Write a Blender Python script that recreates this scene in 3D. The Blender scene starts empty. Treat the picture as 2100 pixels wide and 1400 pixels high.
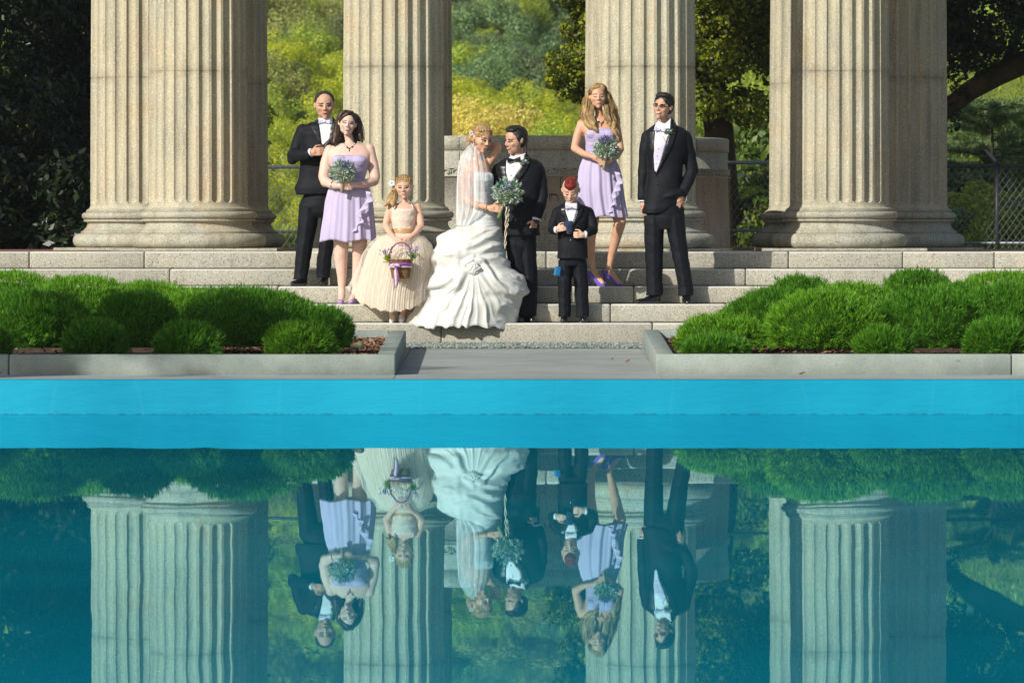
import bpy, bmesh, math, random
import numpy as np
from mathutils import Vector, Matrix, Euler
from mathutils.bvhtree import BVHTree
from mathutils.geometry import delaunay_2d_cdt
random.seed(7); rng = np.random.default_rng(7)
S = bpy.context.scene; C = S.collection
CAM = 1.235; F = 11667.0; PITCH = math.atan((700-483)/F)
def P(x, y, Y):
    """world point at depth Y for a position measured in the 2100 px photograph"""
    u = (x-1050)/F; v = (700-y)/F
    yd = math.cos(PITCH)+v*math.sin(PITCH); zd = -math.sin(PITCH)+v*math.cos(PITCH)
    t = Y/yd
    return Vector((u*t, Y, CAM+zd*t))
def M(px, Y): return px*Y/F

# ---------------------------------------------------------------- naming helpers
def tag(o, label=None, cat=None, group=None, kind=None):
    if label: o['label'] = label
    if cat: o['category'] = cat
    if group: o['group'] = group
    if kind: o['kind'] = kind
    return o
def empty(name, loc, label, cat, group=None):
    o = bpy.data.objects.new(name, None); C.objects.link(o); o.location = loc
    o.empty_display_size = .1
    return tag(o, label, cat, group)
ROOTLOC = {}
def link(name, me, mats, parent=None, smooth=True, loc=None):
    """links a mesh whose vertices are in world space (or local to loc)"""
    o = bpy.data.objects.new(name, me); C.objects.link(o)
    if mats is not None and not isinstance(mats, (list, tuple)): mats = [mats]
    for m in (mats or []): me.materials.append(m)
    if smooth: me.polygons.foreach_set('use_smooth', [True]*len(me.polygons))
    if loc is not None: o.location = loc
    if parent is not None:
        w = Vector((0,0,0)); p = parent
        while p is not None: w = w+p.location; p = p.parent
        o.parent = parent; o.location = o.location-w
    return o
def np_mesh(name, V, Fc):
    """V (n,3) array; Fc (m,k) array of equal-size faces"""
    me = bpy.data.meshes.new(name); V = np.asarray(V, np.float32); Fc = np.asarray(Fc, np.int32)
    me.vertices.add(len(V)); me.vertices.foreach_set('co', V.ravel())
    n, k = Fc.shape; me.loops.add(n*k); me.loops.foreach_set('vertex_index', Fc.ravel())
    me.polygons.add(n); me.polygons.foreach_set('loop_start', np.arange(0, n*k, k, dtype=np.int32))
    me.polygons.foreach_set('loop_total', np.full(n, k, np.int32))
    me.update(calc_edges=True); return me
def py_mesh(name, V, Fc):
    me = bpy.data.meshes.new(name); me.from_pydata([tuple(v) for v in V], [], Fc); me.update(); return me
class MB:
    def __init__(s): s.v = []; s.f = []
    def add(s, V, Fc):
        o = len(s.v); s.v += [tuple(v) for v in V]; s.f += [tuple(i+o for i in f) for f in Fc]
    def box(s, x0, x1, y0, y1, z0, z1, b=0):
        if b <= 0:
            V = [(x, y, z) for z in (z0, z1) for y in (y0, y1) for x in (x0, x1)]
            s.add(V, [(0,2,3,1),(4,5,7,6),(0,1,5,4),(2,6,7,3),(0,4,6,2),(1,3,7,5)]); return
        bm = bmesh.new(); r = bmesh.ops.create_cube(bm, size=1)
        for v in bm.verts: v.co = Vector(((x0+x1)/2+v.co.x*(x1-x0), (y0+y1)/2+v.co.y*(y1-y0), (z0+z1)/2+v.co.z*(z1-z0)))
        bmesh.ops.bevel(bm, geom=list(bm.edges), offset=b, segments=2, affect='EDGES', profile=.5)
        bm.verts.index_update(); s.add([v.co for v in bm.verts], [[v.index for v in f.verts] for f in bm.faces]); bm.free()
    def cone(s, p1, r1, p2, r2, n=12, caps=3, flat=1.0):
        p1 = Vector(p1); p2 = Vector(p2); a = p2-p1; L = a.length
        a = a/L if L > 1e-6 else Vector((0,0,1))
        t = a.orthogonal().normalized(); b = a.cross(t)
        rings = []
        for i in range(caps): q = -math.pi/2+math.pi/2*(i+.5)/(caps); rings.append((p1+a*(r1*math.sin(q)), r1*math.cos(q)))
        rings.append((p1, r1)); rings.append((p2, r2))
        for i in range(caps): q = math.pi/2*(i+.5)/caps; rings.append((p2+a*(r2*math.sin(q)), r2*math.cos(q)))
        V = []; Fc = []
        for c, r in rings:
            for k in range(n):
                an = 2*math.pi*k/n; V.append(c+t*(r*math.cos(an))+b*(r*math.sin(an)))
        for i in range(len(rings)-1):
            for k in range(n): Fc.append((i*n+k, i*n+(k+1)%n, (i+1)*n+(k+1)%n, (i+1)*n+k))
        Fc.append(tuple(range(n-1, -1, -1))); m = (len(rings)-1)*n; Fc.append(tuple(range(m, m+n)))
        s.add(V, Fc)
    def tube(s, pts, rs, n=8, caps=2):
        if not isinstance(rs, (list, tuple)): rs = [rs]*len(pts)
        pts = [Vector(p) for p in pts]; V = []; Fc = []; t = None
        for i, p in enumerate(pts):
            a = (pts[min(i+1, len(pts)-1)]-pts[max(i-1, 0)])
            a = a.normalized() if a.length > 1e-7 else Vector((0,0,1))
            t = a.orthogonal().normalized() if t is None else (t-a*t.dot(a)).normalized()
            b = a.cross(t)
            for k in range(n):
                an = 2*math.pi*k/n; V.append(p+t*(rs[i]*math.cos(an))+b*(rs[i]*math.sin(an)))
        for i in range(len(pts)-1):
            for k in range(n): Fc.append((i*n+k, i*n+(k+1)%n, (i+1)*n+(k+1)%n, (i+1)*n+k))
        Fc.append(tuple(range(n-1, -1, -1))); m = (len(pts)-1)*n; Fc.append(tuple(range(m, m+n)))
        s.add(V, Fc)
    def ell(s, c, r, R=None, n=16, m=10):
        c = Vector(c); V = []; Fc = []
        for i in range(1, m):
            q = math.pi*i/m
            for k in range(n):
                an = 2*math.pi*k/n
                v = Vector((r[0]*math.sin(q)*math.cos(an), r[1]*math.sin(q)*math.sin(an), r[2]*math.cos(q)))
                V.append(c+(R@v if R is not None else v))
        for i in range(m-2):
            for k in range(n): Fc.append((i*n+k, (i+1)*n+k, (i+1)*n+(k+1)%n, i*n+(k+1)%n))
        Fc.append(tuple(range(n))); Fc.append(tuple((m-2)*n+k for k in range(n-1, -1, -1)))
        s.add(V, Fc)
    def mesh(s, name): return py_mesh(name, s.v, s.f)
    def build(s, name, mat, parent=None, smooth=True, loc=None): return link(name, s.mesh(name), mat, parent, smooth, loc)
def remesh(mb, name, voxel, smooth=4):
    """the joined shapes as one continuous skin"""
    me = mb.mesh(name+'_src'); o = bpy.data.objects.new('tmp', me); C.objects.link(o)
    m = o.modifiers.new('r', 'REMESH'); m.mode = 'VOXEL'; m.voxel_size = voxel; m.adaptivity = 0
    if smooth: k = o.modifiers.new('s', 'SMOOTH'); k.factor = .5; k.iterations = smooth
    dg = bpy.context.evaluated_depsgraph_get(); dg.update()
    out = bpy.data.meshes.new_from_object(o.evaluated_get(dg)); out.name = name
    bpy.data.objects.remove(o); bpy.data.meshes.remove(me)
    return out
def coords(me):
    a = np.empty(len(me.vertices)*3, np.float32); me.vertices.foreach_get('co', a); return a.reshape(-1, 3).astype(np.float64)
def setco(me, V): me.vertices.foreach_set('co', np.asarray(V, np.float32).ravel()); me.update()
def vnorm(me):
    a = np.empty(len(me.vertices)*3, np.float32); me.vertices.foreach_get('normal', a); return a.reshape(-1, 3).astype(np.float64)
def wav(Pn, scale, seed=0, octv=3, stretch=(1,1,1)):
    """smooth pseudo noise in -1..1 from warped sines"""
    r = np.random.default_rng(seed); Q = Pn*np.array(stretch)*scale; out = np.zeros(len(Q)); amp = 1; tot = 0
    W = np.zeros_like(Q)
    for k in range(3): d = r.normal(size=3); W[:, k] = np.sin(Q@(d*.9)+r.uniform(0, 6.28))
    Q = Q+W*.7
    for o in range(octv):
        a = np.zeros(len(Q))
        for _ in range(4): d = r.normal(size=3); d /= np.linalg.norm(d); a += np.sin(Q@(d*2.2)+r.uniform(0, 6.28))
        out += amp*a/2.6; tot += amp; amp *= .5; Q = Q*2.03+3.1
    return out/tot
def displace(me, amp, scale, seed=0, octv=3, stretch=(1,1,1), mask=None):
    V = coords(me); N = vnorm(me); h = wav(V, scale, seed, octv, stretch)*amp
    if mask is not None: h = h*mask(V)
    setco(me, V+N*h[:, None])
def bvh(me):
    return BVHTree.FromPolygons([v.co.copy() for v in me.vertices], [tuple(p.vertices) for p in me.polygons])

# ---------------------------------------------------------------- materials
def nmat(name):
    m = bpy.data.materials.new(name); m.use_nodes = True; nt = m.node_tree
    return m, nt, nt.nodes, nt.links, nt.nodes['Principled BSDF']
def nd(N, t, **k):
    n = N.new(t)
    for a, v in k.items():
        if a in n.inputs.keys() if hasattr(n.inputs, 'keys') else False: n.inputs[a].default_value = v
        else:
            try: setattr(n, a, v)
            except Exception: n.inputs[a].default_value = v
    return n
def ramp(N, stops):
    r = N.new('ShaderNodeValToRGB'); e = r.color_ramp.elements
    while len(e) < len(stops): e.new(.5)
    for i, (p, c) in enumerate(stops):
        e[i].position = p; e[i].color = (c, c, c, 1) if isinstance(c, (int, float)) else (*c, 1)
    return r
def noise(N, L, scale, detail=3, rough=.55, vec=None, stretch=None):
    n = N.new('ShaderNodeTexNoise'); n.inputs['Scale'].default_value = scale; n.inputs['Detail'].default_value = detail
    n.inputs['Roughness'].default_value = rough
    if vec is not None:
        if stretch:
            m = N.new('ShaderNodeMapping'); m.inputs['Scale'].default_value = stretch; L.new(vec, m.inputs['Vector']); vec = m.outputs['Vector']
        L.new(vec, n.inputs['Vector'])
    return n.outputs['Fac']
def mixc(N, L, fac, a, b, mode='MIX'):
    m = N.new('ShaderNodeMix'); m.data_type = 'RGBA'; m.blend_type = mode
    for s, v in ((m.inputs[0], fac), (m.inputs[6], a), (m.inputs[7], b)):
        if hasattr(v, 'links') or hasattr(v, 'is_output'): L.new(v, s)
        elif isinstance(v, (int, float)): s.default_value = v
        else: s.default_value = (*v, 1)
    return m.outputs[2]
def bump(N, L, B, h, dist, strength=1):
    b = N.new('ShaderNodeBump'); b.inputs['Distance'].default_value = dist; b.inputs['Strength'].default_value = strength
    L.new(h, b.inputs['Height']); L.new(b.outputs['Normal'], B.inputs['Normal']); return b
def fabric(name, col, rough=.8, var=.25, scale=14, bumpd=.002, sheen=.0, bscale=160, spec=.3, stretch=None, trans=0, col2=None):
    m, nt, N, L, B = nmat(name); g = N.new('ShaderNodeNewGeometry').outputs['Position']
    n = noise(N, L, scale, 4, .6, g, stretch)
    c2 = col2 or tuple(c*(1-var) for c in col)
    r = ramp(N, [(.3, c2), (.7, col)]); L.new(n, r.inputs['Fac']); L.new(r.outputs['Color'], B.inputs['Base Color'])
    B.inputs['Roughness'].default_value = rough; B.inputs['Specular IOR Level'].default_value = spec
    B.inputs['Sheen Weight'].default_value = sheen
    bump(N, L, B, noise(N, L, bscale, 3, .6, g, stretch), bumpd, .6)
    if trans:
        t = N.new('ShaderNodeBsdfTranslucent'); L.new(r.outputs['Color'], t.inputs['Color'])
        x = N.new('ShaderNodeMixShader'); x.inputs[0].default_value = trans
        L.new(B.outputs[0], x.inputs[1]); L.new(t.outputs[0], x.inputs[2]); L.new(x.outputs[0], N['Material Output'].inputs['Surface'])
    return m
def plain(name, col, rough=.5, spec=.5, metal=0):
    m, nt, N, L, B = nmat(name); g = N.new('ShaderNodeNewGeometry').outputs['Position']
    r = ramp(N, [(.3, tuple(c*.85 for c in col)), (.7, col)]); L.new(noise(N, L, 40, 3, .5, g), r.inputs['Fac'])
    L.new(r.outputs['Color'], B.inputs['Base Color']); B.inputs['Roughness'].default_value = rough
    B.inputs['Specular IOR Level'].default_value = spec; B.inputs['Metallic'].default_value = metal
    return m
def stone(name, base, warm, dark, speck=(.10,.095,.085), joint_z=None, streak=.35, speck_amt=.75, orange=.0, rough=.85, top_pale=0):
    m, nt, N, L, B = nmat(name); g = N.new('ShaderNodeNewGeometry').outputs['Position']
    big = ramp(N, [(.35, base), (.68, warm)]); L.new(noise(N, L, 1.3, 4, .6, g, (1.4, 1.4, .8)), big.inputs['Fac'])
    col = big.outputs['Color']
    st = ramp(N, [(.45, 0.0), (.72, 1.0)]); L.new(noise(N, L, 3.2, 5, .65, g, (2.2, 2.2, .35)), st.inputs['Fac'])
    sm = N.new('ShaderNodeMath'); sm.operation = 'MULTIPLY'; sm.inputs[1].default_value = streak; L.new(st.outputs['Color'], sm.inputs[0])
    col = mixc(N, L, sm.outputs[0], col, dark)
    if orange:
        o = ramp(N, [(.54, 0.0), (.70, orange)]); L.new(noise(N, L, 1.9, 4, .6, g, (1, 1, .7)), o.inputs['Fac'])
        col = mixc(N, L, o.outputs['Color'], col, (.50, .30, .13))
    sp = ramp(N, [(.36, 1.0), (.47, .0)]); L.new(noise(N, L, 62, 2, .7, g), sp.inputs['Fac'])
    s2 = N.new('ShaderNodeMath'); s2.operation = 'MULTIPLY'; s2.inputs[1].default_value = speck_amt; L.new(sp.outputs['Color'], s2.inputs[0])
    col = mixc(N, L, s2.outputs[0], col, speck)
    lt = ramp(N, [(.56, 0.0), (.66, .8)]); L.new(noise(N, L, 66, 2, .7, g, (1.1, 1, .9)), lt.inputs['Fac'])
    col = mixc(N, L, lt.outputs['Color'], col, tuple(min(.8, c*1.45) for c in base))
    if joint_z is not None:
        sx = N.new('ShaderNodeSeparateXYZ'); L.new(g, sx.inputs[0])
        a = N.new('ShaderNodeMath'); a.operation = 'SUBTRACT'; a.inputs[1].default_value = joint_z; L.new(sx.outputs['Z'], a.inputs[0])
        b = N.new('ShaderNodeMath'); b.operation = 'ABSOLUTE'; L.new(a.outputs[0], b.inputs[0])
        r = ramp(N, [(0, .45), (.008, .4), (.02, .22), (.10, 0)]); L.new(b.outputs[0], r.inputs['Fac'])
        w = ramp(N, [(.35, .15), (.6, 1)]); L.new(noise(N, L, 5, 3, .6, g), w.inputs['Fac'])
        q = N.new('ShaderNodeMath'); q.operation = 'MULTIPLY'; L.new(r.outputs['Color'], q.inputs[0]); L.new(w.outputs['Color'], q.inputs[1])
        col = mixc(N, L, q.outputs[0], col, (.10, .085, .06))
    if top_pale:
        sn = N.new('ShaderNodeSeparateXYZ'); L.new(N.new('ShaderNodeNewGeometry').outputs['Normal'], sn.inputs[0]); wr = ramp(N, [(.25, 0), (.6, top_pale)]); L.new(sn.outputs['Z'], wr.inputs['Fac'])
        col = mixc(N, L, wr.outputs['Color'], col, (.66,.66,.62))  # upward-facing surfaces mixed to a paler tone, a pale line along nosings
    L.new(col, B.inputs['Base Color']); B.inputs['Roughness'].default_value = rough; B.inputs['Specular IOR Level'].default_value = .25
    bump(N, L, B, noise(N, L, 70, 4, .7, g), .006, .8)
    return m
def leafmat(name, stops, trans=.35, rough=.5, spec=.4, patch=None):
    """stops: colours chosen per leaf, patch: (colour, amount, scale) larger areas of another tint"""
    m, nt, N, L, B = nmat(name); gn = N.new('ShaderNodeNewGeometry')
    k = len(stops); r = ramp(N, [(i/(k-1), c) for i, c in enumerate(stops)]); L.new(gn.outputs['Random Per Island'], r.inputs['Fac'])
    col = r.outputs['Color']
    if patch:
        q = ramp(N, [(.48, 0.0), (.62, patch[1])]); L.new(noise(N, L, patch[2], 3, .6, gn.outputs['Position']), q.inputs['Fac'])
        col = mixc(N, L, q.outputs['Color'], col, patch[0])
    L.new(col, B.inputs['Base Color']); B.inputs['Roughness'].default_value = rough; B.inputs['Specular IOR Level'].default_value = spec
    t = N.new('ShaderNodeBsdfTranslucent'); L.new(mixc(N, L, .5, col, tuple(min(1, c*1.3) for c in stops[-1])), t.inputs['Color'])
    x = N.new('ShaderNodeMixShader'); x.inputs[0].default_value = trans
    L.new(B.outputs[0], x.inputs[1]); L.new(t.outputs[0], x.inputs[2]); L.new(x.outputs[0], N['Material Output'].inputs['Surface'])
    return m

# ---------------------------------------------------------------- camera, sky, sun
cam = bpy.data.cameras.new('camera'); co = bpy.data.objects.new('camera', cam); C.objects.link(co); S.camera = co
co.location = (0, 0, CAM); co.rotation_euler = (math.pi/2-PITCH, 0, 0)
cam.sensor_width = 36; cam.lens = F/2100*36; cam.clip_start = .5; cam.clip_end = 3000
cam.dof.use_dof = True; cam.dof.focus_distance = 52.3; cam.dof.aperture_fstop = 7.0
SUN_AZ = math.radians(40); SUN_EL = math.radians(29)
w = bpy.data.worlds.new('World'); S.world = w; w.use_nodes = True; N = w.node_tree.nodes; L = w.node_tree.links
sk = N.new('ShaderNodeTexSky'); sk.sky_type = 'NISHITA'; sk.sun_disc = False; sk.sun_elevation = SUN_EL
sk.sun_rotation = math.pi+SUN_AZ; sk.air_density = 1.0; sk.dust_density = 1.5
L.new(sk.outputs[0], N['Background'].inputs[0]); N['Background'].inputs[1].default_value = .085
sl = bpy.data.lights.new('sun', 'SUN'); so = bpy.data.objects.new('sun', sl); C.objects.link(so)
sl.energy = 4.9; sl.angle = math.radians(.55); sl.color = (1, .945, .85)
sd = Vector((-math.sin(SUN_AZ)*math.cos(SUN_EL), -math.cos(SUN_AZ)*math.cos(SUN_EL), math.sin(SUN_EL)))
so.rotation_euler = sd.to_track_quat('Z', 'Y').to_euler(); so.location = (-20, -10, 30)
S.view_settings.view_transform = 'Standard'; S.view_settings.look = 'None'; S.view_settings.gamma = 1
S.view_settings.exposure = .08

HAZE = True
if HAZE:
    hm = bpy.data.materials.new('haze_air'); hm.use_nodes = True; hN = hm.node_tree.nodes; hL = hm.node_tree.links
    hN.remove(hN['Principled BSDF']); pv = hN.new('ShaderNodeVolumePrincipled'); pv.inputs['Color'].default_value = (.86,.92,1,1); pv.inputs['Density'].default_value = .00022
    pv.inputs['Anisotropy'].default_value = .2; hL.new(pv.outputs[0], hN['Material Output'].inputs['Volume'])
    b = MB(); b.box(-950, 950, -350, 1550, -6, 140); hz_o = b.build('haze', hm, None, False); tag(hz_o, kind='stuff')
# ================================================================ setting
M_stone = stone('granite', (.46,.44,.34), (.50,.455,.32), (.19,.185,.15), joint_z=2.834, streak=.6, orange=.32, speck_amt=.34)
M_base = stone('granite_base', (.41,.415,.35), (.46,.42,.31), (.15,.14,.11), streak=.6, orange=.5, speck_amt=.55)
M_step = stone('granite_steps', (.40,.39,.33), (.43,.40,.32), (.17,.165,.14), streak=.4, speck_amt=.6, top_pale=.7, speck=(.09,.085,.075))
M_drum = stone('granite_well', (.40,.40,.34), (.46,.44,.35), (.20,.19,.155), streak=.6, speck_amt=.6)
def concrete(name, a, b, sc=2.5, spots=.5):
    m, nt, N, L, B = nmat(name); g = N.new('ShaderNodeNewGeometry').outputs['Position']
    r = ramp(N, [(.3, b), (.65, a)]); L.new(noise(N, L, sc, 5, .65, g), r.inputs['Fac']); col = r.outputs['Color']
    s = ramp(N, [(.24, spots), (.31, 0)]); L.new(noise(N, L, 16, 3, .6, g), s.inputs['Fac'])
    col = mixc(N, L, s.outputs['Color'], col, tuple(c*.35 for c in b))
    f = ramp(N, [(.3, .85), (.7, 1.1)]); L.new(noise(N, L, 60, 4, .7, g), f.inputs['Fac'])
    col = mixc(N, L, 1.0, col, f.outputs['Color'], 'MULTIPLY')
    L.new(col, B.inputs['Base Color']); B.inputs['Roughness'].default_value = .85; B.inputs['Specular IOR Level'].default_value = .3
    bump(N, L, B, noise(N, L, 45, 5, .7, g), .004, .7); return m
M_kerb = concrete('planter_concrete', (.33,.38,.345), (.21,.255,.23))
M_walk = concrete('walkway_concrete', (.37,.40,.38), (.26,.285,.275), 1.2, .3)
M_mort = plain('mortar', (.05,.042,.033), .9, .1)
M_leafy = None

# ---- ground: one sheet to the horizon
def sstep(a, b, x):
    t = np.clip((x-a)/(b-a), 0, 1); return t*t*(3-2*t)
def hz(x, y):
    x = np.asarray(x, float); y = np.asarray(y, float)
    h = .06+.14*sstep(50, 51.5, y)+sstep(51.6, 54.6, y)*.80
    h = h+sstep(66, 112, y)*.35+np.clip(y-106, 0, 900)*.062+np.clip(y-430, 0, 300)*.16-np.clip(y-730, 0, 700)*.2
    h = h+sstep(2.0, 7.0, x-(y-66)*.05)*sstep(67, 92, y)*3.4*(1-sstep(130, 200, y))
    h = h+np.sin(x*.31+y*.11)*.12*sstep(70, 90, y)+np.sin(x*.09-y*.05)*.8*sstep(110, 170, y)
    pool = (np.abs(x) < 7.6)*(y > 8.2)*(y < 39.8)
    return np.where(pool, -1.6, h)
xs = np.concatenate([np.linspace(-900, -60, 12), np.linspace(-50, -13, 14), np.linspace(-12, 12, 61), np.linspace(13, 50, 14), np.linspace(60, 900, 12)])
ys = np.concatenate([np.linspace(-300, 6, 12), [8.3, 9], np.linspace(12, 39.6, 12), [40.2], np.linspace(41, 70, 40), np.linspace(71, 130, 50), np.linspace(133, 340, 50), np.linspace(360, 1500, 20)])
X, Y = np.meshgrid(xs, ys); Z = hz(X, Y); nx = len(xs); ny = len(ys)
V = np.stack([X.ravel(), Y.ravel(), Z.ravel()], 1)
idx = np.arange(nx*ny).reshape(ny, nx)
Fq = np.stack([idx[:-1,:-1].ravel(), idx[:-1,1:].ravel(), idx[1:,1:].ravel(), idx[1:,:-1].ravel()], 1)
m, nt, N, L, B = nmat('grassy_ground'); g = N.new('ShaderNodeNewGeometry').outputs['Position']
r = ramp(N, [(.28, (.08,.12,.012)), (.5, (.20,.26,.025)), (.72, (.34,.38,.05))]); L.new(noise(N, L, .55, 6, .7, g), r.inputs['Fac'])
r2 = ramp(N, [(.3, .5), (.7, 1.2)]); L.new(noise(N, L, 7, 4, .7, g, (1, 1, 3)), r2.inputs['Fac'])
sxy = N.new('ShaderNodeSeparateXYZ'); L.new(g, sxy.inputs[0]); mr = N.new('ShaderNodeMapRange'); mr.inputs[1].default_value = 115; mr.inputs[2].default_value = 165; L.new(sxy.outputs['Y'], mr.inputs[0])
L.new(mixc(N, L, 1.0, mixc(N, L, mr.outputs[0], r.outputs['Color'], (.07,.13,.035)), r2.outputs['Color'], 'MULTIPLY'), B.inputs['Base Color'])
B.inputs['Roughness'].default_value = .95; bump(N, L, B, noise(N, L, 12, 4, .7, g), .08, .8)
M_ground = m
tag(link('ground', np_mesh('ground', V, Fq), M_ground), kind='structure')

# ---- pool: floor, blue walls with their lip, water
m, nt, N, L, B = nmat('pool_paint'); g = N.new('ShaderNodeNewGeometry').outputs['Position']
r = ramp(N, [(.3, (.0,.225,.35)), (.7, (.006,.30,.44))]); L.new(noise(N, L, .8, 4, .6, g), r.inputs['Fac'])
cr = ramp(N, [(.0, 0), (.492, 0), (.5, .03), (.508, 0)]); L.new(noise(N, L, 1.1, 2, .5, g, (1, 1, .25)), cr.inputs['Fac'])
col = mixc(N, L, cr.outputs['Color'], r.outputs['Color'], (.22,.55,.68))
sx = N.new('ShaderNodeSeparateXYZ'); L.new(g, sx.inputs[0])
wl = ramp(N, [(0, .45), (.004, .45), (.008, 0)]); L.new(sx.outputs['Z'], wl.inputs['Fac'])
br = ramp(N, [(.45, 0), (.58, 1)]); L.new(noise(N, L, 14, 3, .7, g, (1, 1, 0)), br.inputs['Fac'])
mm = N.new('ShaderNodeMath'); mm.operation = 'MULTIPLY'; L.new(wl.outputs['Color'], mm.inputs[0]); L.new(br.outputs['Color'], mm.inputs[1])
col = mixc(N, L, mm.outputs[0], col, (.01,.05,.06))
L.new(col, B.inputs['Base Color']); B.inputs['Roughness'].default_value = .7; B.inputs['Specular IOR Level'].default_value = .15
bump(N, L, B, noise(N, L, 7, 4, .6, g, (.5, 1, 2.5)), .012, .7)
M_pool = m
ZW = .236; YP = 39.37
pool = empty('pool_basin', (0, YP, 0), 'bright blue painted basin wall round the still water', 'pool')
b = MB(); b.box(-7.5, 7.5, YP, YP+.27, -1.5, ZW, .008); b.build('end_wall', M_pool, pool)
b = MB(); b.box(-7.5, 7.5, 8.3, 8.6, -1.5, ZW, .008); b.build('end_wall', M_pool, pool)
b = MB(); b.box(-7.8, -7.502, 8.3, YP+.27, -1.5, ZW, .008); b.build('side_wall', M_pool, pool)
b = MB(); b.box(7.502, 7.8, 8.3, YP+.27, -1.5, ZW, .008); b.build('side_wall', M_pool, pool)
m, nt, N, L, B = nmat('pool_water'); g = N.new('ShaderNodeNewGeometry').outputs['Position']
N.remove(B)
h1 = noise(N, L, 1.0, 2, .45, g, (2.1, .28, 1)); h2 = noise(N, L, 1.0, 2, .5, g, (.22, .16, 1)); h3 = noise(N, L, 1.0, 1, .5, g, (.5, 2.2, 1))
ad = N.new('ShaderNodeMath'); ad.operation = 'MULTIPLY_ADD'; ad.inputs[1].default_value = 3.0; L.new(h2, ad.inputs[0]); L.new(h1, ad.inputs[2])
ad2 = N.new('ShaderNodeMath'); ad2.operation = 'MULTIPLY_ADD'; ad2.inputs[1].default_value = .10; L.new(h3, ad2.inputs[0]); L.new(ad.outputs[0], ad2.inputs[2])
bp = N.new('ShaderNodeBump'); bp.inputs['Distance'].default_value = .0010; bp.inputs['Strength'].default_value = 1; L.new(ad2.outputs[0], bp.inputs['Height'])
fr = N.new('ShaderNodeFresnel'); fr.inputs['IOR'].default_value = 1.33; L.new(bp.outputs['Normal'], fr.inputs['Normal'])
df = N.new('ShaderNodeBsdfDiffuse'); dr = ramp(N, [(.35, (.0,.25,.37)), (.65, (.0,.33,.46))]); L.new(noise(N, L, .3, 3, .6, g), dr.inputs['Fac']); L.new(dr.outputs['Color'], df.inputs['Color'])
gl = N.new('ShaderNodeBsdfGlossy'); gr_ = ramp(N, [(.55, (.34,.70,.78)), (.78, (.50,.82,.88)), (.92, (.80,.96,1.0))]); L.new(fr.outputs[0], gr_.inputs['Fac']); L.new(gr_.outputs['Color'], gl.inputs['Color']); gl.inputs['Roughness'].default_value = .0; L.new(bp.outputs['Normal'], gl.inputs['Normal'])
x = N.new('ShaderNodeMixShader'); L.new(fr.outputs[0], x.inputs[0]); L.new(df.outputs[0], x.inputs[1]); L.new(gl.outputs[0], x.inputs[2]); L.new(x.outputs[0], N['Material Output'].inputs['Surface'])
M_water = m
tag(link('water', np_mesh('water', [(-7.501,8.6,0),(7.501,8.6,0),(7.501,YP+.001,0),(-7.501,YP+.001,0)], [(0,1,2,3)]), M_water, smooth=False), kind='structure')
# deck and walkway: concrete slabs round the pool and up to the gravel
b = MB(); zt = ZW-.004
def slab(x0, x1, y0, y1, z0, z1): b.add([(x0,y0,z0),(x1,y0,z0),(x1,y1,z1),(x0,y1,z1),(x0,y0,z0-.3),(x1,y0,z0-.3),(x1,y1,z1-.3),(x0,y1,z1-.3)], [(0,1,2,3),(0,4,5,1),(1,5,6,2),(2,6,7,3),(3,7,4,0)])
ZK = lambda y: .191+.0103*(y-42.6)
slab(-.868, 1.103, YP+.275, 49.05, ZK(YP+.275), ZK(49.05)); slab(-9, -.874, YP+.275, 49.05, ZK(YP+.275), ZK(49.05)); slab(1.109, 9.5, YP+.275, 49.05, ZK(YP+.275), ZK(49.05))
slab(-12, -7.802, 0, YP+.27, zt, zt); slab(7.802, 12, 0, YP+.27, zt, zt); slab(-7.8, 7.8, 2, 8.29, zt, zt)
tag(b.build('walkway', M_walk, smooth=False), kind='structure')
# gravel strip before the steps
m, nt, N, L, B = nmat('gravel'); gn = N.new('ShaderNodeNewGeometry')
r = ramp(N, [(0, (.12,.16,.15)), (.6, (.24,.29,.265)), (1, (.42,.44,.38))]); L.new(gn.outputs['Random Per Island'], r.inputs['Fac']); L.new(r.outputs['Color'], B.inputs['Base Color']); B.inputs['Roughness'].default_value = .8
M_grav = m
n = 9000; px = rng.uniform(-3.2, 3.4, n); py = rng.uniform(49.1, 51.45, n); pz = .264+rng.uniform(0, .01, n); s = rng.uniform(.007, .016, n)
base = np.array([(1,0,0),(0,1,0),(-1,0,0),(0,-1,0),(0,0,.8),(0,0,-.8)]); V = np.empty((n, 6, 3))
an = rng.uniform(0, 6.28, n); cs, sn = np.cos(an), np.sin(an)
for k in range(6):
    bx, by, bz = base[k]; V[:, k, 0] = px+s*(bx*cs-by*sn)*1.2; V[:, k, 1] = py+s*(bx*sn+by*cs); V[:, k, 2] = pz+s*bz*.7
f8 = np.array([(0,1,4),(1,2,4),(2,3,4),(3,0,4),(1,0,5),(2,1,5),(3,2,5),(0,3,5)])
Fc = (np.arange(n)[:, None, None]*6+f8[None]).reshape(-1, 3)
me = np_mesh('gravel', V.reshape(-1, 3), Fc); gv = link('gravel', me, M_grav, smooth=False); tag(gv, kind='stuff')
b = MB(); b.box(-9, 9, 49.055, 51.5, .0, .262); tag(b.build('gravel_bed', concrete('gravel_bed', (.22,.26,.24), (.09,.12,.115), 30, .2), smooth=False), kind='structure')

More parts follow.
